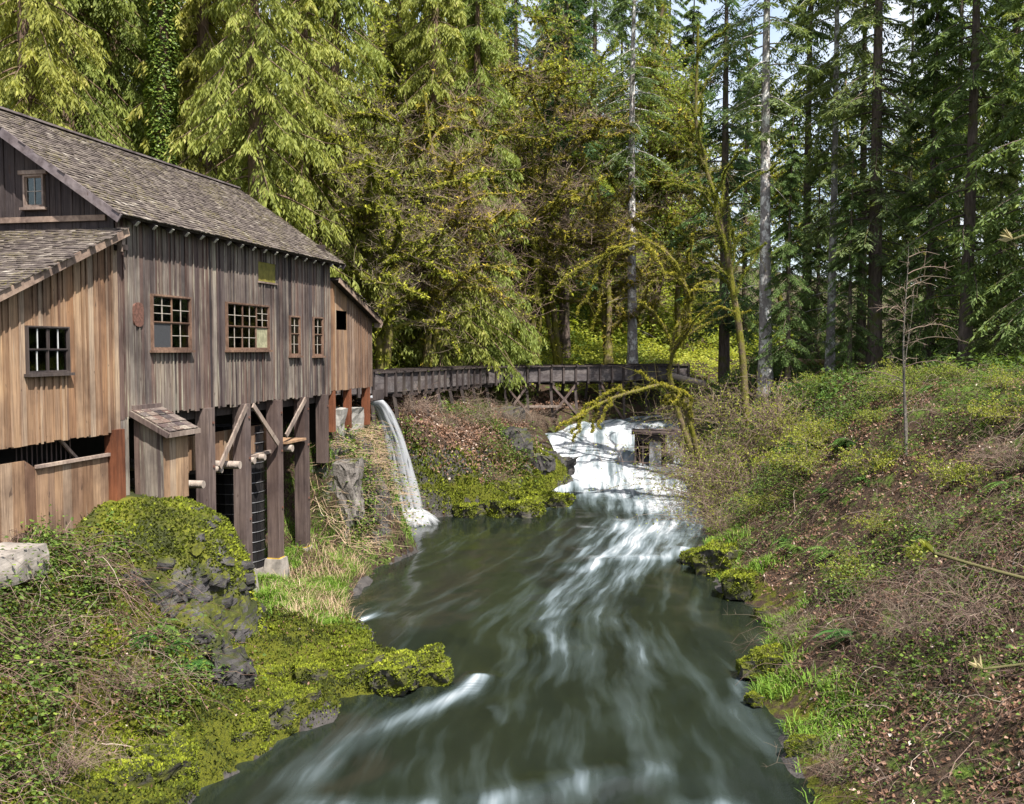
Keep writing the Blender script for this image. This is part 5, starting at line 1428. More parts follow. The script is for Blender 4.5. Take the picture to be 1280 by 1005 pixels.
def fall_strand(off, w0, w1, seed, dens):
    n = 40; t = np.linspace(0, 1, n)
    p0 = np.array([-5.80 + off[0] * .4, 41.0 + off[1] * .4, 5.50]); 
    x = p0[0] + 1.45 * (0.25 * t + 0.75 * np.sqrt(np.clip(t, 0, 1)) * 1.0) * 1.0 + off[0] * t
    z = p0[2] - 5.3 * (0.12 * t + 0.88 * t ** 1.25)
    y = p0[1] + 2.2 * (0.3 * t + .7 * np.sqrt(t)) + off[1] * t
    path = np.stack([x, y, z], 1)
    m = 11; a = np.linspace(-1, 1, m)
    w = w0 + (w1 - w0) * t ** 0.8
    tg = unit(np.gradient(path, axis=0)); side = unit(np.cross(tg, np.array([0.3, -1.0, 0.15]))); bul = unit(np.cross(side, tg))
    V = path[:, None] + side[:, None] * (a[None] * w[:, None] / 2)[..., None] - bul[:, None] * ((a[None] ** 2) * w[:, None] * 0.30)[..., None]
    V = V + (fbm(np.repeat(t[:, None] * 5, m, 1), np.repeat(a[None] * 4, n, 0), octv=2, seed=seed) * 0.04)[..., None]
    i, j = np.meshgrid(np.arange(n - 1), np.arange(m - 1), indexing='ij'); q = (i * m + j).ravel()
    me = G().add(V.reshape(-1, 3) - np.array([-4.4, 43.3, 0]), np.stack([q, q + 1, q + m + 1, q + m], 1)).mesh('water_strand', M['fall'], True)
    pattr(me, 'along', np.repeat(t[:, None] * 8, m, 1) + seed); pattr(me, 'across', np.repeat(a[None] * w.max(), n, 0) + seed)
    pattr(me, 'dens', (dens * (1 - np.abs(a[None]) ** 2.2 * 0.9) * (1 - 0.15 * t[:, None]) - 0.0))
    link('water_strand', me, wf)
fr_ = np.random.default_rng(77)
for k in range(13):
    fall_strand((fr_.normal(0, .13), fr_.normal(0, .10)), fr_.uniform(.26, .42), fr_.uniform(.55, 1.0), k + 1, fr_.uniform(.52, .76))
# splash spreading over the rocks at the foot
for k, (dx, dy, r0, r1, hgt) in enumerate(((0.1, -0.1, 0.1, 1.1, 0.62), (0.55, -0.5, 0.1, 0.8, 0.38), (-0.5, -0.3, 0.1, 0.75, 0.42), (0.15, -0.7, 0.1, 0.9, 0.25))):
    nt_, nr_ = 40, 14
    th = np.linspace(0, 2 * PI, nt_, endpoint=False); rr = np.linspace(0, 1, nr_)
    T, R_ = np.meshgrid(th, rr, indexing='ij')
    rad = (r0 + (r1 - r0) * R_) * (1 + 0.25 * fbm(np.cos(T) * 1.5 + k * 5, np.sin(T) * 1.5, octv=3, seed=70))
    Z = hgt * (1 - R_ ** 1.7) + 0.03 + 0.08 * fbm(np.cos(T) * 3 + R_ * 3, np.sin(T) * 3, octv=2, seed=71 + k)
    V = np.stack([dx + rad * np.cos(T), dy + rad * np.sin(T) * 0.8, Z], -1).reshape(-1, 3)
    i, j = np.meshgrid(np.arange(nt_), np.arange(nr_ - 1), indexing='ij'); a = (i * nr_ + j).ravel(); b = (((i + 1) % nt_) * nr_ + j).ravel()
    me = G().add(V, np.stack([a, a + 1, b + 1, b], 1)).mesh('splash', M['fall'], True)
    pattr(me, 'along', R_ * 3 + k); pattr(me, 'across', np.cos(T) * 1.5 + k); pattr(me, 'dens', 0.42 - 0.55 * R_ ** 2)
    link('splash', me, wf)
bx('spill_trough', (-0.25, 17.6, 5.55), (0.7, 1.2, 0.08), M['timber_dark'], mill)
bx('trough_side', (0.12, 17.6, 5.75), (0.06, 1.2, 0.4), M['timber_dark'], mill)

# ------------------------------------------------------------------ ground vegetation
def normal_at(X, Y):
    e = 0.25
    dx = (height(X + e, Y, False) - height(X - e, Y, False)) / (2 * e); dy = (height(X, Y + e, False) - height(X, Y - e, False)) / (2 * e)
    return unit(np.stack([-dx, -dy, np.ones_like(dx)], -1))

def scatter(n, x0, x1, y0, y1, dens, seed, ypow=1.0):
    """points on the ground, denser near the camera; dens(x,y,left,right) in 0..1"""
    r = np.random.default_rng(seed)
    X = []; Y = []
    tot = 0
    for _ in range(30):
        m = n * 2
        y = y0 + (y1 - y0) * r.random(m) ** ypow; x = r.uniform(x0, x1, m)
        ok = r.random(m) < dens(x, y, xl(y) - x, x - xr(y))
        X.append(x[ok]); Y.append(y[ok]); tot += ok.sum()
        if tot > n: break
    X = np.concatenate(X)[:n]; Y = np.concatenate(Y)[:n]
    return X, Y, height(X, Y), r

def mill_free(x, y):
    """1 outside the mill's footprint"""
    c, s = math.cos(-MA), math.sin(-MA)
    lx = c * (x + 9.14) - s * (y - 23.1); ly = s * (x + 9.14) + c * (y - 23.1)
    return np.where((lx < 0.25) & (lx > -7.6) & (ly > -7.3) & (ly < 17.4), 0.0, 1.0)

def stuff(name, g, mats, label, cat='plant', smooth=False):
    o = link(name, g.mesh(name, mats, smooth), None, kind='stuff', label=label, category=cat)
    return o

def litter_g(n, x0, x1, y0, y1, dens, seed, s0, s1, ypow=1.0, lift=0.05):
    X, Y, Z, r = scatter(n, x0, x1, y0, y1, dens, seed, ypow)
    n = len(X); N = normal_at(X, Y)
    D = rdir_(r, n) + N * 0.15
    NN = N + r.normal(0, 0.5, (n, 3))
    C = np.stack([X, Y, Z], 1) + N * r.uniform(0.0, lift, n)[:, None]
    v, f = diamonds(C, D, NN, r.uniform(s0, s1, n), r.uniform(s0, s1, n) * 0.62, 0.15)
    return G().add(v, f, np.clip(r.normal(0.5, 0.24, n), 0, 1))

def canes_g(n, x0, x1, y0, y1, dens, seed, l0, l1, rad=0.006, ypow=1.0, arch=0.55, m=8, vmean=0.5):
    X, Y, Z, r = scatter(n, x0, x1, y0, y1, dens, seed, ypow)
    n = len(X); N = normal_at(X, Y)
    L = r.uniform(l0, l1, n); a = r.uniform(0, 6.28, n)
    h = np.stack([np.cos(a), np.sin(a), np.zeros(n)], 1) + np.stack([N[:, 0], N[:, 1], N[:, 2] * 0], 1) * 0.9
    t = np.linspace(0, 1, m)
    k = arch * r.uniform(0.4, 1.4, n)
    P_ = np.stack([X, Y, Z - 0.03], 1)[:, None] + unit(h)[:, None] * (L[:, None] * t * 0.8)[..., None]
    P_[..., 2] += (k[:, None] * (1.5 * t - 1.55 * t ** 2) * L[:, None])
    P_ += np.cumsum(r.normal(0, 0.022, (n, m, 3)), 1) * L[:, None, None]
    gr = height(P_[..., 0], P_[..., 1], False)
    P_[..., 2] = np.maximum(P_[..., 2], gr + 0.02)
    R = rad * r.uniform(0.6, 1.5, n)[:, None] * (1 - 0.6 * t)
    v, f = tubes(P_, R, 3)
    val = np.repeat(np.clip(r.normal(vmean, 0.22, n), 0, 1), (m - 1) * 3)
    return G().add(v, f, val), P_, r

def leaves_on(g, P_, r, per, s0, s1, spread, vmean=0.5, patch=None):
    n, m, _ = P_.shape
    k = n * per
    b = r.integers(0, n, k); i = r.integers(1, m, k)
    q = P_[b, i] + r.normal(0, spread, (k, 3))
    q[:, 2] = np.maximum(q[:, 2], height(q[:, 0], q[:, 1], False) + 0.04)
    if patch is not None:
        ok = patch(q[:, 0], q[:, 1]) > r.random(k); q = q[ok]; k = len(q)
    D = rdir_(r, k); D[:, 2] = D[:, 2] * 0.4 - 0.1
    NN = np.array([0, 0, 1.0]) + r.normal(0, 0.4, (k, 3))
    sz = r.uniform(s0, s1, k)
    v, f = diamonds(q, D, NN, sz, sz * 0.72, 0.12)
    return g.add(v, f, np.clip(r.normal(vmean, 0.22, k), 0, 1))

pn = lambda sc, lo, hi, sd: (lambda x, y: sstep(lo, hi, fbm(x * sc, y * sc, octv=3, seed=sd)))
# right bank
rb = lambda x, y, l, r_: sstep(0.3, 1.2, r_) * sstep(17, 12, r_)
stuff('leaf_litter', litter_g(85000, 4, 24, 10.5, 52, lambda x, y, l, r_: rb(x, y, l, r_) * (0.25 + 0.75 * pn(0.45, -0.15, 0.25, 61)(x, y)), 301, 0.05, 0.13, 1.5), M['litter'], 'brown dead leaves strewn over the right bank slope', 'leaves')
g, Pc, rr_ = canes_g(6500, 4, 22, 10.5, 50, lambda x, y, l, r_: rb(x, y, l, r_) * (0.25 + 0.75 * pn(0.35, -0.2, 0.2, 62)(x, y)) * (0.35 + 0.65 * sstep(30, 20, y)), 302, 0.5, 2.0, 0.0058, 1.7, 0.6, vmean=0.58)
stuff('bramble_thicket', g, M['cane'], 'tangle of bare brown bramble canes on the right bank', 'brambles')
g, Pc, rr_ = canes_g(2300, 4.5, 24, 11, 56, lambda x, y, l, r_: rb(x, y, l, r_) * pn(0.4, -0.1, 0.2, 63)(x, y), 303, 0.3, 0.9, 0.004, 1.3)
gl = leaves_on(G(), Pc, rr_, 40, 0.035, 0.09, 0.11, 0.45, lambda x, y: 0.15 + 0.85 * pn(0.5, -0.25, 0.12, 164)(x, y) * sstep(12, 22, y + 0.6 * (x - 8)))
stuff('bramble_leaf_cover', gl, M['bramble_leaf'], 'fresh green bramble leaves over the right bank', 'leaves')
stuff('bramble_stem', g, M['cane'], 'thin stems of the young brambles on the right bank', 'stems')
g, Pc, rr_ = canes_g(1500, 6.5, 24, 17, 58, lambda x, y, l, r_: sstep(1.5, 3.0, r_) * sstep(15, 11, r_) * pn(0.28, -0.05, 0.2, 163)(x, y), 304, 0.7, 1.6, 0.006, 1.2, 1.0)
gl = leaves_on(G(), Pc, rr_, 46, 0.04, 0.11, 0.16, 0.5, lambda x, y: pn(0.7, -0.3, 0.1, 165)(x, y) * (0.25 + 0.75 * sstep(17, 27, y)))
stuff('shrub_leaf_cover', gl, M['bramble_leaf'], 'knee high leafy shrubs in clumps on the right bank', 'leaves')
stuff('shrub_stem', g, M['cane'], 'brown stems of the leafy clumps on the right bank', 'stems')
# strip of grass and low green along the right waterline
def grass_g(n, x0, x1, y0, y1, dens, seed, l0, l1, w=0.012, lean=0.5, vm=0.45, ypow=1.0):
    X, Y, Z, r = scatter(n, x0, x1, y0, y1, dens, seed, ypow)
    n = len(X); L = r.uniform(l0, l1, n); a = r.uniform(0, 6.28, n)
    d = np.stack([np.cos(a) * lean, np.sin(a) * lean, np.full(n, 1.0)], 1) * r.uniform(0.7, 1.2, (n, 1))
    b = np.stack([X, Y, Z - 0.02], 1); sd = np.stack([-np.sin(a), np.cos(a), np.zeros(n)], 1) * w
    m1 = b + d * (L * 0.55)[:, None]; d2 = d + np.stack([np.cos(a) * lean, np.sin(a) * lean, np.full(n, -0.75)], 1)
    tp = m1 + unit(d2) * (L * 0.5)[:, None]
    v = np.stack([b - sd, b + sd, m1 + sd * .8, m1 - sd * .8, tp], 1).reshape(-1, 3)
    o_ = np.arange(n)[:, None] * 5; val = np.clip(r.normal(vm, 0.22, n), 0, 1)
    g = G(); g.add(v, o_ + np.array([0, 1, 2, 3]), val); g.add(v, o_ + np.array([3, 2, 4]), val)
    return g
stuff('waterline_grass', grass_g(9000, 4, 10, 16, 42, lambda x, y, l, r_: sstep(0.0, 0.3, r_) * sstep(2.0, 1.0, r_) * pn(0.7, -0.05, 0.25, 64)(x, y), 305, 0.12, 0.38), M['grass'], 'tufts of green grass along the right waterline', 'grass')
# left slope of brambles
lbk = lambda x, y, l, r_: sstep(1.6, 2.6, l) * sstep(9.5, 7.5, l) * mill_free(x, y) * sstep(23, 21.0, y + (x + 8.0) * 1.1)
g, Pc, rr_ = canes_g(3000, -16, -5, 9.5, 22, lbk, 311, 0.5, 2.0, 0.006, 1.0, 0.5)
stuff('bramble_thicket', g, M['cane'], 'tangle of bare bramble canes on the slope below the tan wall', 'brambles')
gl = leaves_on(G(), Pc, rr_, 20, 0.05, 0.11, 0.13, 0.5, pn(0.8, -0.35, 0.1, 65))
stuff('bramble_leaf_cover', gl, M['bramble_leaf'], 'green bramble leaves on the slope below the tan wall', 'leaves')
stuff('leaf_litter', litter_g(16000, -16, -3, 9.5, 26, lambda x, y, l, r_: sstep(0.4, 1.5, l) * (0.15 + 0.85 * lbk(x, y, l, r_)) * mill_free(x, y), 312, 0.04, 0.10), M['litter'], 'dead leaves scattered under the left brambles', 'leaves')
# brambles and ivy hanging over the outcrop: canes rooted on its top
r = np.random.default_rng(320)
ip = r.integers(0, 120, 260); jp = r.integers(25, 57, 260)
pp = ov[ip, jp]; nn = on[ip, jp]; ok = (pp[:, 0] < -8.1) & (pp[:, 1] < 23.2); pp = pp[ok]; nn = nn[ok]; n = len(pp)
t = np.linspace(0, 1, 9); L = r.uniform(0.5, 1.9, n)
Pv = pp[:, None] + np.stack([nn[:, 0] * .5 + r.normal(0, .35, n), nn[:, 1] * .5 - 0.15 + r.normal(0, .2, n), np.zeros(n)], 1)[:, None] * (L[:, None] * t)[..., None]
Pv[..., 2] += (0.35 * t - 1.0 * t ** 2)[None] * L[:, None]
Pv += np.cumsum(r.normal(0, 0.02, Pv.shape), 1)
v, f = tubes(Pv, np.full((n, 9), 0.006), 3)
stuff('hanging_bramble', G().add(v, f, np.repeat(np.clip(r.normal(.55, .2, n), 0, 1), 24)), M['cane'], 'bramble canes trailing down the mossy outcrop', 'brambles')
k = 5200; b = r.integers(0, n, k); i = r.integers(0, 9, k); qv = Pv[b, i] + r.normal(0, .09, (k, 3)); sz = r.uniform(.05, .10, k)
v, f = diamonds(qv, rdir_(r, k) * np.array([1, 1, .5]), np.array([0, -.3, 1.0]) + r.normal(0, .5, (k, 3)), sz, sz * .7, .1)
stuff('hanging_leaf_cover', G().add(v, f, np.clip(r.normal(.6, .22, k), 0, 1)), M['bramble_leaf'], 'bright leaves of the brambles trailing down the outcrop', 'leaves')
# moss fuzz on the ledge, outcrop
X, Y, Z, r = scatter(62000, -9, -1.0, 14, 27.5, lambda x, y, l, r_: sstep(-0.25, 0.1, l) * sstep(6.5, 4.5, l) * (0.5 + 0.5 * pn(0.8, -0.2, 0.15, 66)(x, y)) * sstep(27.5, 25.5, y), 321)
n = len(X); v, f = diamonds(np.stack([X, Y, Z], 1), np.array([0, 0, 1.0]) + r.normal(0, .6, (n, 3)), r.normal(0, 1, (n, 3)), r.uniform(.04, .10, n), r.uniform(.03, .06, n))
gm = G().add(v, f, np.clip(0.45 + 0.5 * fbm(X * 1.3, Y * 1.3, octv=3, seed=67) + r.normal(0, .14, n), 0, 1))
k = 46000; ip = r.integers(0, 120, k); jp = r.integers(0, 58, k); a_, b_ = r.random((k, 1)), r.random((k, 1))
p = ov[ip, jp] * (1 - a_) * (1 - b_) + ov[(ip + 1) % 120, jp] * a_ * (1 - b_) + ov[ip, jp + 1] * (1 - a_) * b_ + ov[(ip + 1) % 120, jp + 1] * a_ * b_
ok = (fbm(p[:, 0] * 1.2, p[:, 1] * 1.2, p[:, 2] * 1.2, 3, 68) + 0.5 * (jp / 58.0) ** 2 + 0.16 > r.random(k) * 0.45) & (p[:, 1] < 24.5); p = p[ok]; nn = on[ip, jp][ok]; k = len(p)
v, f = diamonds(p, nn + r.normal(0, .6, (k, 3)), r.normal(0, 1, (k, 3)), r.uniform(.04, .10, k), r.uniform(.03, .07, k))
gm.add(v, f, np.clip(0.5 + 0.5 * fbm(p[:, 0] * 1.3, p[:, 1] * 1.3, octv=3, seed=69) + r.normal(0, .14, k), 0, 1))
stuff('moss_carpet', gm, M['moss'], 'yellow green moss carpeting the ledge and outcrop', 'moss')
# fresh grass and straw by the post feet
stuff('green_grass', grass_g(22000, -9, -2.6, 25.2, 40, lambda x, y, l, r_: sstep(0.15, 0.5, l) * sstep(4.2, 2.8, l) * (0.1 + .9 * pn(0.6, -0.15, 0.2, 71)(x, y)), 331, 0.12, 0.34, 0.010), M['grass'], 'fresh green grass at the feet of the mill posts', 'grass')
stuff('dry_grass', grass_g(2600, -8, -2.8, 25, 41, lambda x, y, l, r_: sstep(0.05, 0.3, l) * sstep(3.0, 1.4, l) * pn(0.7, -0.1, 0.2, 72)(x, y), 332, 0.25, 0.6, 0.007, 0.9), M['dry_grass'], 'pale dry straw hanging over the left waterline', 'grass')
# rough bank under the shed: dry vines
sb = lambda x, y, l, r_: sstep(0.4, 0.9, l) * sstep(3.2, 2.4, l) * sstep(33.5, 35.5, y) * sstep(43.5, 42.5, y)
g, Pc, rr_ = canes_g(1100, -9, -3.5, 33, 44, sb, 341, 0.6, 1.8, 0.009, 1.0, 0.15)
stuff('dry_vine', g, M['dry_grass'], 'dry vines draped over the bank below the mill shed', 'vines')
gl = leaves_on(G(), Pc, rr_, 10, 0.07, 0.15, 0.15, 0.6, pn(0.9, -0.1, 0.25, 73))
stuff('vine_leaf_cover', gl, M['bramble_leaf'], 'green vine leaves on the bank below the mill shed', 'leaves')
# middle bank below the flume
mb = lambda x, y, l, r_: sstep(1.2, 2.4, l) * sstep(12, 9, l) * sstep(43.6, 45, y) * sstep(63, 60, y)
stuff('leaf_litter', litter_g(26000, -9, 9, 43.5, 63, mb, 351, 0.08, 0.2, 1.0, 0.25), M['litter'], 'pinkish dead leaves over the middle bank below the flume', 'leaves')
g, Pc, rr_ = canes_g(2200, -9, 9, 43.5, 62, lambda x, y, l, r_: mb(x, y, l, r_), 352, 0.5, 1.5, 0.010, 1.0, 0.75, vmean=0.6)
stuff('bare_thicket', g, M['cane'], 'bare brown thicket on the middle bank below the flume', 'brambles')
gl = leaves_on(G(), Pc, rr_, 22, 0.07, 0.16, 0.15, 0.5, pn(0.5, 0.0, 0.3, 74))
stuff('thicket_leaf_cover', gl, M['bramble_leaf'], 'patches of green leaves on the middle bank', 'leaves')
X, Y, Z, r = scatter(26000, -6, 4, 43.6, 53, lambda x, y, l, r_: sstep(-0.2, .1, l) * sstep(3.2, 2.0, l) * (.35 + .65 * pn(.7, -.2, .15, 75)(x, y)), 353)
n = len(X); v, f = diamonds(np.stack([X, Y, Z], 1), np.array([0, 0, 1.0]) + r.normal(0, .6, (n, 3)), r.normal(0, 1, (n, 3)), r.uniform(.06, .16, n), r.uniform(.05, .10, n))
stuff('moss_carpet', G().add(v, f, np.clip(r.normal(.5, .2, n), 0, 1)), M['moss'], 'moss on the low rocks of the middle bank', 'moss')
# bright clearing behind the flume, shrubs on the hill, undergrowth of the right wood
def cover(name, n, x0, x1, y0, y1, dens, seed, s0, s1, hgt, mat, label, vm=0.5):
    X, Y, Z, r = scatter(n, x0, x1, y0, y1, dens, seed)
    n = len(X)
    hh = hgt * (0.15 + 0.85 * sstep(-0.2, 0.5, fbm(X * 0.35, Y * 0.35, octv=3, seed=seed)))
    q = np.stack([X, Y, Z + hh * r.random(n) ** 0.7], 1)
    D = rdir_(r, n); D[:, 2] *= 0.5
    v, f = diamonds(q, D, np.array([0, -0.2, 1.0]) + r.normal(0, .5, (n, 3)), r.uniform(s0, s1, n), r.uniform(s0, s1, n) * .6, .1)
    stuff(name, G().add(v, f, np.clip(r.normal(vm, .22, n), 0, 1)), mat, label, 'leaves')
cover('clearing_undergrowth', 42000, -16, 18, 63.5, 95, lambda x, y, l, r_: sstep(0.8, 2, l), 361, .14, .30, 0.9, M['bright_leaf'], 'bright green undergrowth in the clearing behind the flume', 0.6)
cover('hillside_leaf_cover', 52000, -26, 26, 80, 120, lambda x, y, l, r_: sstep(0.8, 3, l), 365, .22, .5, 2.6, M['bright_leaf'], 'sunlit leafy hillside behind the clearing', 0.45)
cover('hill_undergrowth', 40000, -45, -4, 38, 90, lambda x, y, l, r_: sstep(5, 8, l) * mill_free(x, y), 362, .16, .36, 2.4, M['bright_leaf'], 'leafy undergrowth on the hill behind the mill')
cover('wood_undergrowth', 46000, 9, 46, 38, 92, lambda x, y, l, r_: sstep(3.5, 6, r_), 363, .12, .26, 0.9, M['bramble_leaf'], 'leafy undergrowth of the wood behind the right bank', 0.4)
cover('bank_shrub_cover', 26000, 8, 19, 40, 66, lambda x, y, l, r_: sstep(0.2, 0.8, r_) * sstep(7, 5, r_), 364, .06, .14, 1.1, M['fern_leaf'], 'low leafy shrubs on the bank beside the rapids', 0.55)

# ferns
def fern_mesh(seed):
    r = np.random.default_rng(seed); g = G()
    for k in range(13):
        a = k / 13 * 6.28 + r.normal(0, .2); L = r.uniform(.5, .9); e = r.uniform(.5, 1.0)
        t = np.linspace(0, 1, 16); h = np.array([math.cos(a), math.sin(a), 0])
        p = h * (L * t)[:, None] * 0.85; p[:, 2] = L * (e * t - 0.85 * t ** 2)
        v, f = tubes(p[None], np.full((1, 16), .005), 3); g.add(v, f, 0.1)
        sd = np.array([-h[1], h[0], 0]); tg = unit(np.gradient(p, axis=0))
        for s in (-1, 1):
            q = p[2:]; ln = 0.17 * np.sin(np.linspace(.5, 3.0, 14)) * L / .7
            v, f = diamonds(q, sd * s + tg[2:] * .35 + np.array([0, 0, -.15]), np.array([0, 0, 1.0]) + r.normal(0, .15, (14, 3)), ln, np.full(14, .045))
            g.add(v, f, np.clip(r.normal(.55, .2, 14), 0, 1))
    return g.mesh('fern', M['fern_leaf'])
FERN = [fern_mesh(400 + k) for k in range(3)]
X, Y, Z, r = scatter(46, 6, 20, 20, 52, lambda x, y, l, r_: sstep(1.5, 3, r_) * sstep(11, 8, r_), 410)
for i in range(len(X)):
    o = link('sword_fern', FERN[i % 3], None, label='sword fern arching out of the litter on the right bank', category='fern', group='ferns on the right bank')
    o.location = (X[i], Y[i], Z[i] - .03); s = r.uniform(.7, 1.3); o.scale = (s, s, s); o.rotation_euler = (0, 0, r.uniform(0, 6.28))
for i, (px, D, z) in enumerate(((205, 20.2, 1.6), (190, 20.5, 2.2), (225, 20.0, 1.2), (160, 19.6, 2.0))):
    o = link('sword_fern', FERN[i % 3], None, label='sword fern growing at the foot of the mossy outcrop', category='fern', group='ferns by the outcrop')
    x = at(px, D); o.location = (x, D, hz(x, D)); o.scale = (.9,) * 3

# bare willow-like shrubs
def shrub_mesh(seed, H, ns, leaf):
    r = np.random.default_rng(seed); m = 9; t = np.linspace(0, 1, m)
    a = r.uniform(0, 6.28, ns); e = r.uniform(.3, 1.5, ns); L = H * r.uniform(.5, 1.1, ns)
    h = np.stack([np.cos(a), np.sin(a), np.zeros(ns)], 1)
    p = h[:, None] * (e[:, None] * L[:, None] * t ** 1.3)[..., None]; p[..., 2] = L[:, None] * (t * (1 - .5 * e[:, None] * t))
    p += np.cumsum(r.normal(0, .028, p.shape), 1) * H
    g = G(); v, f = tubes(p, .012 * (1 - .8 * t)[None] * r.uniform(.6, 1.3, ns)[:, None] * H / 2, 4); g.add(v, f, np.clip(np.repeat(r.normal(.5, .2, ns), (m - 1) * 4), 0, 1))
    nt = ns * 14; b = r.integers(0, ns, nt); i = r.integers(2, m, nt); q = p[b, i]
    d = h[b] * .5 + rdir_(r, nt) * .8 + np.array([0, 0, .4]); d = unit(d); l = r.uniform(.1, .32, nt) * H; u = np.linspace(0, 1, 4)
    P2 = q[:, None] + d[:, None] * (l[:, None] * u)[..., None]; P2[..., 2] -= .15 * l[:, None] * u ** 2
    v, f = tubes(P2, np.repeat((.0055 * (1 - .6 * u))[None], nt, 0), 3); g.add(v, f, np.clip(np.repeat(r.normal(.5, .2, nt), 9), 0, 1))
    out = [g.mesh('stem_cluster', M['twig'])]
    if leaf:
        k = int(nt * leaf); b = r.integers(0, nt, k); i = r.integers(1, 4, k)
        v, f = diamonds(P2[b, i], rdir_(r, k), r.normal(0, 1, (k, 3)), r.uniform(.04, .09, k), r.uniform(.025, .05, k))
        out.append(G().add(v, f, r.random(k)).mesh('young_leaf', M['bright_leaf']))
    return out
SHR = [shrub_mesh(500 + k, 2.2, 34, 2.2) for k in range(3)]
SHB = [shrub_mesh(510 + k, 2.0, 40, 0) for k in range(2)]
def shrub(kit, x, y, s, label, group, name='bare_shrub'):
    e = empty(name, (x, y, hz(x, y) - .05), random.uniform(0, 6.28), label, 'shrub', group); e.scale = (s, s, s)
    link('stem_cluster', kit[0], e)
    if len(kit) > 1: link('young_leaf', kit[1], e)
for px, D, s in ((868, 47, 1.3), (890, 44, 1.3), (915, 42, 1.1), (880, 50, 1.3), (935, 46, 1.2), (905, 39.5, .9), (850, 55, 1.2), (865, 58, 1.3), (858, 52, 1.5), (875, 46, 1.6), (900, 47, 1.6), (925, 44, 1.5), (950, 42, 1.3), (885, 41, 1.2), (960, 47, 1.6), (930, 50, 1.6), (980, 44, 1.4), (905, 53, 1.6)):
    x = max(at(px, D), float(xr(D)) + .5); shrub(SHR[random.randrange(3)], x, D, s, 'grey twiggy shrub with tiny leaves overhanging the rapids', 'shrubs beside the rapids', 'willow_shrub')
for px, D, s in ((600, 50, 1.0), (560, 48, .9), (520, 47.5, .9), (640, 54, .9), (575, 54, .9), (620, 46.5, .7), (670, 57, .8), (505, 46, .8)):
    shrub(SHB[random.randrange(2)], at(px, D), D, s, 'bare brown shrub on the middle bank below the flume', 'bare shrubs on the middle bank')
for px, D, s in ((60, 15.5, .6), (20, 17.5, .7), (150, 18.5, .6)):
    shrub(SHB[random.randrange(2)], at(px, D), D, s, 'bare twiggy shrub among the brambles below the tan wall', 'bare shrubs below the tan wall')
for px, D, s in ((1000, 24, .6), (1150, 20, .7), (1230, 18.5, .8), (1060, 17, .5), (1180, 25, .7), (1270, 26, .8)):
    shrub(SHB[random.randrange(2)], at(px, D), D, s, 'bare grey shrub among the dead leaves of the right bank', 'bare shrubs on the right bank')

SHG = [shrub_mesh(520 + k, 1.3, 26, 7.0) for k in range(2)]
rg = np.random.default_rng(530)
for k in range(26):
    D = rg.uniform(24, 50); x = float(xr(D)) + rg.uniform(2.0, 9.5)
    if abs(x / D - at(1135, 1)) < 0.02 and D < 33: continue
    shrub(SHG[k % 2], x, D, rg.uniform(.6, 1.25), 'low green leafed shrub among ferns on the right bank', 'green shrubs on the right bank', 'leafy_shrub')

# bare alder sapling on the right slope
x, y = at(1135, 31), 31.0
sap = empty('alder_sapling', (x, y, hz(x, y) - .1), 0.6, 'bare grey alder sapling with thin arching side branches', 'tree')
r = np.random.default_rng(610); n = 12; t = np.linspace(0, 1, n)
tr = np.stack([-0.30 * t + .08 * np.sin(t * 7), .1 * np.sin(t * 5), t * 6.6], 1)
g = G(); tube1(g, tr, .05 * (1 - .85 * t), 8); tube1(g, tr * np.array([1, 1, .8]) + np.stack([.45 * t + .05 * np.sin(t * 9), .12 * t, 0 * t], 1), .032 * (1 - .85 * t), 7)
link('trunk', g.mesh('trunk', M['bark_alder'], True), sap)
for k in range(24):
    h = r.uniform(.2, .97); p0 = np.array([np.interp(h, t, tr[:, c]) for c in range(3)]); a = r.uniform(0, 6.28); L = r.uniform(.6, 2.2) * (1.2 - .6 * h)
    u = np.linspace(0, 1, 9)[:, None]
    pb = p0 + np.array([math.cos(a), math.sin(a), .55]) * L * u - np.array([0, 0, .5]) * L * u ** 2 + np.cumsum(r.normal(0, .012, (9, 3)), 0)
    g = tube1(G(), pb, .013 * (1 - .8 * u[:, 0]) + .003, 5, 0.6)
    for q in range(9):
        i = r.integers(2, 8); d = rdir_(r, 1)[0] * .6 + np.array([math.cos(a) * .5, 0, .2]); ll = r.uniform(.2, .6)
        tube1(g, np.stack([pb[i] + d * ll * w for w in (0, .5, 1)]), [.005, .004, .003], 4, 0.6)
    link('branch', g.mesh('branch', M['twig'], True), sap)

# fallen logs on the right wood floor
for (p0, d0, p1, d1, rad, lab) in ((868, 58, 1045, 54, .16, 'long mossy fallen log lying beside the slim fir'), (985, 55, 1130, 53, .20, 'fallen log resting across the other logs behind the sapling'), (1060, 53, 1190, 50, .18, 'fallen log pointing at the thick dark hemlock'), (1135, 52, 1158, 49, .22, 'short fallen log with an orange broken end')):
    xa, xb = at(p0, d0), at(p1, d1)
    za, zb = hz(xa, d0) + rad + .25, hz(xb, d1) + rad + .25
    u = np.linspace(0, 1, 8)[:, None]; r = np.random.default_rng(int(p0))
    pb = np.array([xa, d0, za]) * (1 - u) + np.array([xb, d1, zb]) * u + r.normal(0, .03, (8, 3))
    ob = link('fallen_log', tube1(G(), pb - pb[0], rad * (1 - .25 * u[:, 0]) * r.uniform(.9, 1.1, 8), 10).mesh('fallen_log', M['bark_log'], True), None, label=lab, category='log'); ob.location = pb[0]
xa, xb = at(838, 62), at(880, 58)
ob = link('fallen_log', tube1(G(), [(0, 0, 0), (xb - xa, -4, -.35)], [.18, .16], 10).mesh('fallen_log', M['log'], True), None, label='pale bare log lying at the flume end above the rapids', category='log'); ob.location = (xa, 62, 5.95)

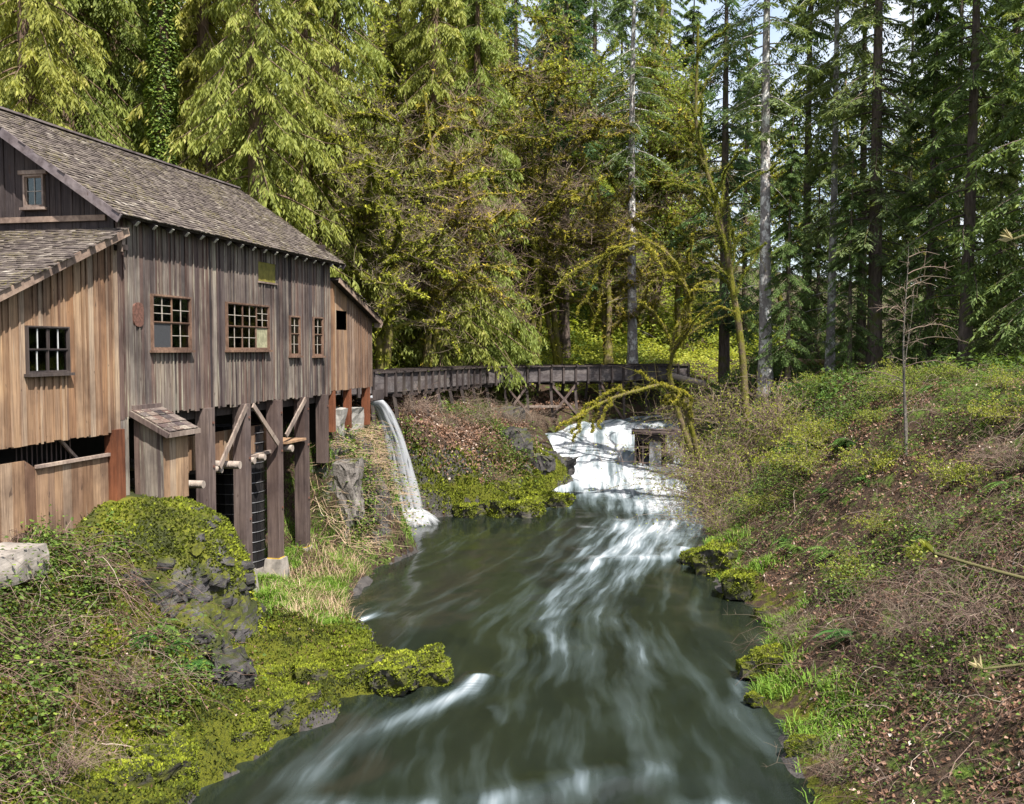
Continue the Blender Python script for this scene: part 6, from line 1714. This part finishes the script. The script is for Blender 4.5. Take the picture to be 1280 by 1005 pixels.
# mossy limb arching over the head of the rapids
def limb(pts, r0, name, label, seed, sub=10, lr=(1.2, 4.6)):
    r = np.random.default_rng(seed)
    p = np.array(pts); t0 = np.linspace(0, 1, len(p)); t = np.linspace(0, 1, 16)
    path = np.stack([np.interp(t, t0, p[:, k]) for k in range(3)], 1)
    path[1:-1] += np.cumsum(r.normal(0, .10, (14, 3)), 0) * np.sin(np.linspace(0, PI, 14))[:, None]
    for _ in range(1): path[1:-1] = .5 * path[1:-1] + .25 * (path[:-2] + path[2:])
    root = empty(name, path[0], 0, label, 'tree'); o = path[0]
    g = G(); tube1(g, path - o, r0 * (1 - .7 * t), 10); gm = G()
    allp = [(path, r0 * (1 - .7 * t))]
    for k in range(sub):
        i = r.integers(4, 15); d = unit(rdir_(r, 1) * np.array([1, .6, .5]) + (path[i] - path[i - 1]) * 1.2 + np.array([0, 0, -.35]))[0]; L = r.uniform(*lr)
        u = np.linspace(0, 1, 10)[:, None]
        q = path[i] + d * L * u + np.array([0, 0, .30]) * L * u - np.array([0, 0, .48]) * L * u ** 2 + np.cumsum(r.normal(0, .085, (10, 3)), 0)
        rd = r0 * .30 * (1 - .85 * u[:, 0]) + .006; tube1(g, q - o, rd, 6); allp.append((q, rd))
        for w in range(13):
            j = r.integers(1, 10); dd = unit(rdir_(r, 1) + np.array([0, 0, -.25]))[0]; ll = r.uniform(.3, 1.3)
            tube1(g, np.stack([q[j] + dd * ll * z - o for z in (0, .5, 1)]), [.009, .006, .004], 4)
    link('trunk', g.mesh('trunk', M['bark_moss'], True), root)
    for q, rd in allp:
        n = int(90 * len(q)); i = r.integers(0, len(q) - 1, n); fr = r.random((n, 1)); c = q[i] * (1 - fr) + q[i + 1] * fr; od = rdir_(r, n)
        v, f = diamonds(c + od * rd[i][:, None] * .9 - o, od * .6 + np.array([0, 0, -.7]) * r.random((n, 1)), r.normal(0, 1, (n, 3)), r.uniform(.05, .13, n), r.uniform(.02, .045, n)); gm.add(v, f, np.clip(.45 + .4 * od[:, 2] + r.normal(0, .18, n), 0, 1))
    link('moss_cover', gm.mesh('moss_cover', M['tree_moss']), root)
x0, y0 = at(885, 47), 47.0
limb([(x0, y0, hz(x0, y0) - .2), (at(868, 46.6), 46.6, atz(540, 47)), (at(845, 46), 46, atz(500, 46)), (at(800, 45.5), 45.5, atz(490, 45.5)), (at(755, 45), 45, atz(497, 45)), (at(712, 44.5), 44.5, atz(528, 44.5))], .15, 'mossy_maple_tree', 'low mossy maple limb reaching out over the white rapids', 620, 15, (0.6, 1.7))
x0, y0 = at(850, 48), 50.0
limb([(x0 + 1.4, y0, hz(x0 + 1.4, y0) - .2), (at(830, 50), 50, atz(460, 50)), (at(860, 49.5), 49.5, atz(400, 49.5)), (at(840, 49), 49, atz(330, 49)), (at(790, 48.5), 48.5, atz(300, 48.5)), (at(740, 48), 48, atz(330, 48))], .15, 'mossy_maple_tree', 'twisted mossy maple stem bowing left in front of the flume end', 621, 20)
x0, y0 = at(935, 49), 49.0
limb([(x0, y0, hz(x0, y0) - .2), (at(925, 49), 49, atz(400, 49)), (at(912, 49), 49, atz(320, 49)), (at(900, 48.7), 48.7, atz(250, 48.7)), (at(870, 48.5), 48.5, atz(150, 48.5)), (at(868, 48.2), 48.2, atz(40, 48.2))], .19, 'mossy_maple_tree', 'mossy maple with short bowed limbs next to the pale lichen fir', 622, 28)

# budding branch near the camera, growing from a maple sapling on the near right bank
x0, y0 = 5.6, 4.2
bs = empty('maple_sapling', (x0, y0, hz(x0, y0) - .1), 0, 'thin budding branch of a near maple sapling with a pale green opening bud', 'tree')
o = np.array([x0, y0, hz(x0, y0) - .1])
base = np.array([x0, y0, 7.3])
link('trunk', tube1(G(), np.stack([o - o, (base - o) * .5 + np.array([.1, 0, 0]), base - o, base - o + np.array([.1, 0, 2.2])]), [.07, .055, .04, .02], 8).mesh('trunk', M['bark_alder'], True), bs)
Db = 3.0
bp = np.stack([base - o, np.array([at(1420, 3.4), 3.4, atz(760, 3.4)]) - o, np.array([at(1280, Db), Db, atz(722, Db)]) - o, np.array([at(1225, Db), Db, atz(716, Db)]) - o, np.array([at(1190, Db), Db, atz(706, Db)]) - o, np.array([at(1172, Db), Db, atz(693, Db)]) - o])
def wander(p, rad, n, amp, sd):
    r_ = np.random.default_rng(sd); t0 = np.linspace(0, 1, len(p)); t = np.linspace(0, 1, n)
    w = amp * np.sin(t * PI)[:, None] * np.stack([fbm(t * 6 + 9 * k, t * 0 + sd, octv=3, seed=sd) for k in range(3)], 1)
    return np.stack([np.interp(t, t0, p[:, k]) for k in range(3)], 1) + w, np.interp(t, t0, rad)
tk = np.cumsum(np.concatenate([[0], np.linalg.norm(np.diff(bp, axis=0), axis=1)]))
bq = np.stack([np.interp(np.linspace(0, tk[-1], 40), tk, bp[:, k]) for k in range(3)], 1); br = np.interp(np.linspace(0, tk[-1], 40), tk, [.016, .009, .0055, .0050, .0050, .0060])
for _ in range(6): bq[1:-1] = .5 * bq[1:-1] + .25 * (bq[:-2] + bq[2:])
bq += (0.10 * np.sin(np.linspace(0, 1, 40) * PI) ** 2 * np.linspace(1, 0, 40))[:, None] * np.stack([fbm(np.linspace(0, 7, 40) + 9 * k, np.zeros(40), octv=3, seed=5) for k in range(3)], 1)
link('branch', tube1(G(), bq, br, 8).mesh('branch', M['bark_twig'], True), bs)
r = np.random.default_rng(630)
tip = bp[-1]; g = G()
for k in range(7):
    d = unit(np.array([[-.62, r.normal(0, .28), .52 + r.normal(0, .16)]]))
    v, f = diamonds(tip[None], d, r.normal(0, 1, (1, 3)), r.uniform(.045, .075), .020, .3); g.add(v, f, .7)
link('bud_scale', g.mesh('bud_scale', M['bud_leaf']), bs)
g = G(); n = 140
c = tip + np.array([-.055, 0, .005]) + r.normal(0, .014, (n, 3)); v, f = diamonds(c, rdir_(r, n), r.normal(0, 1, (n, 3)), .011, .009); g.add(v, f, r.uniform(.3, .8, n))
link('flower_bud', g.mesh('flower_bud', M['bud_leaf']), bs, kind='stuff')
for (py, px, D) in ((300, 1262, 3.4), (842, 1238, 3.2)):
    e0 = np.array([at(px, D), D, atz(py, D)]) - o
    st = np.array([.05, 0, (6.2 if py > 500 else 8.6)]) ; st[2] -= o[2]
    if py < 500: st = np.array([.1, 0, 9.2 - o[2]])
    u = np.linspace(0, 1, 24)[:, None]; pb = st * (1 - u) + e0 * u + np.array([0, 0, .12]) * np.sin(u * PI) + 0.22 * np.sin(u * PI) * np.stack([fbm(u[:, 0] * 6 + 9 * k, u[:, 0] * 0 + py, octv=3, seed=6) for k in range(3)], 1)
    link('branch', tube1(G(), pb, .010 * (1 - .6 * u[:, 0]), 7).mesh('branch', M['bark_twig'], True), bs)
    v, f = diamonds(np.repeat(e0[None], 5, 0), np.array([-.6, 0, .5]) + r.normal(0, .3, (5, 3)), r.normal(0, 1, (5, 3)), .05, .016, .3)
    link('bud_scale', G().add(v, f, .8).mesh('bud_scale', M['tan_bud']), bs)

# ivy column on a trunk behind the mill roof
x0, y0 = at(203, 46), 46.0
iv = empty('ivy_clad_tree', (x0, y0, hz(x0, y0) - .2), 0, 'dark trunk clad in glossy ivy behind the mill roof', 'tree')
u = np.linspace(0, 1, 10)
link('trunk', tube1(G(), np.stack([.4 * np.sin(u * 2), 0 * u, u * 26], 1), .42 * (1 - .7 * u), 10).mesh('trunk', M['bark_cedar'], True), iv)
r = np.random.default_rng(640); n = 9000; h = r.uniform(0, 17, n); a = r.uniform(0, 6.28, n); rd = .45 + .28 * (fbm(a * 1.2, h * .6, octv=3, seed=81) + .4) * sstep(17, 12, h)
c = np.stack([np.cos(a) * rd + .4 * np.sin(h / 13), np.sin(a) * rd, h], 1)
v, f = diamonds(c, np.stack([np.cos(a), np.sin(a), -.8 + 0 * a], 1) + r.normal(0, .5, (n, 3)), np.stack([np.cos(a), np.sin(a), .3 + 0 * a], 1), r.uniform(.12, .24, n), r.uniform(.1, .2, n), .1)
link('ivy_cover', G().add(v, f, r.random(n)).mesh('ivy_cover', M['ivy_leaf']), iv)
for k in range(6):
    h = r.uniform(12, 22); a = r.uniform(-.8, 1.2); L = r.uniform(2, 4.5); w = np.linspace(0, 1, 8)[:, None]
    pb = np.array([.3, 0, h]) + np.array([math.cos(a) * (1 if k % 2 else -1), -.3, .35]) * L * w + np.cumsum(r.normal(0, .08, (8, 3)), 0)
    link('limb', tube1(G(), pb, .10 * (1 - .7 * w[:, 0]), 7).mesh('limb', M['bark_moss'], True), iv)
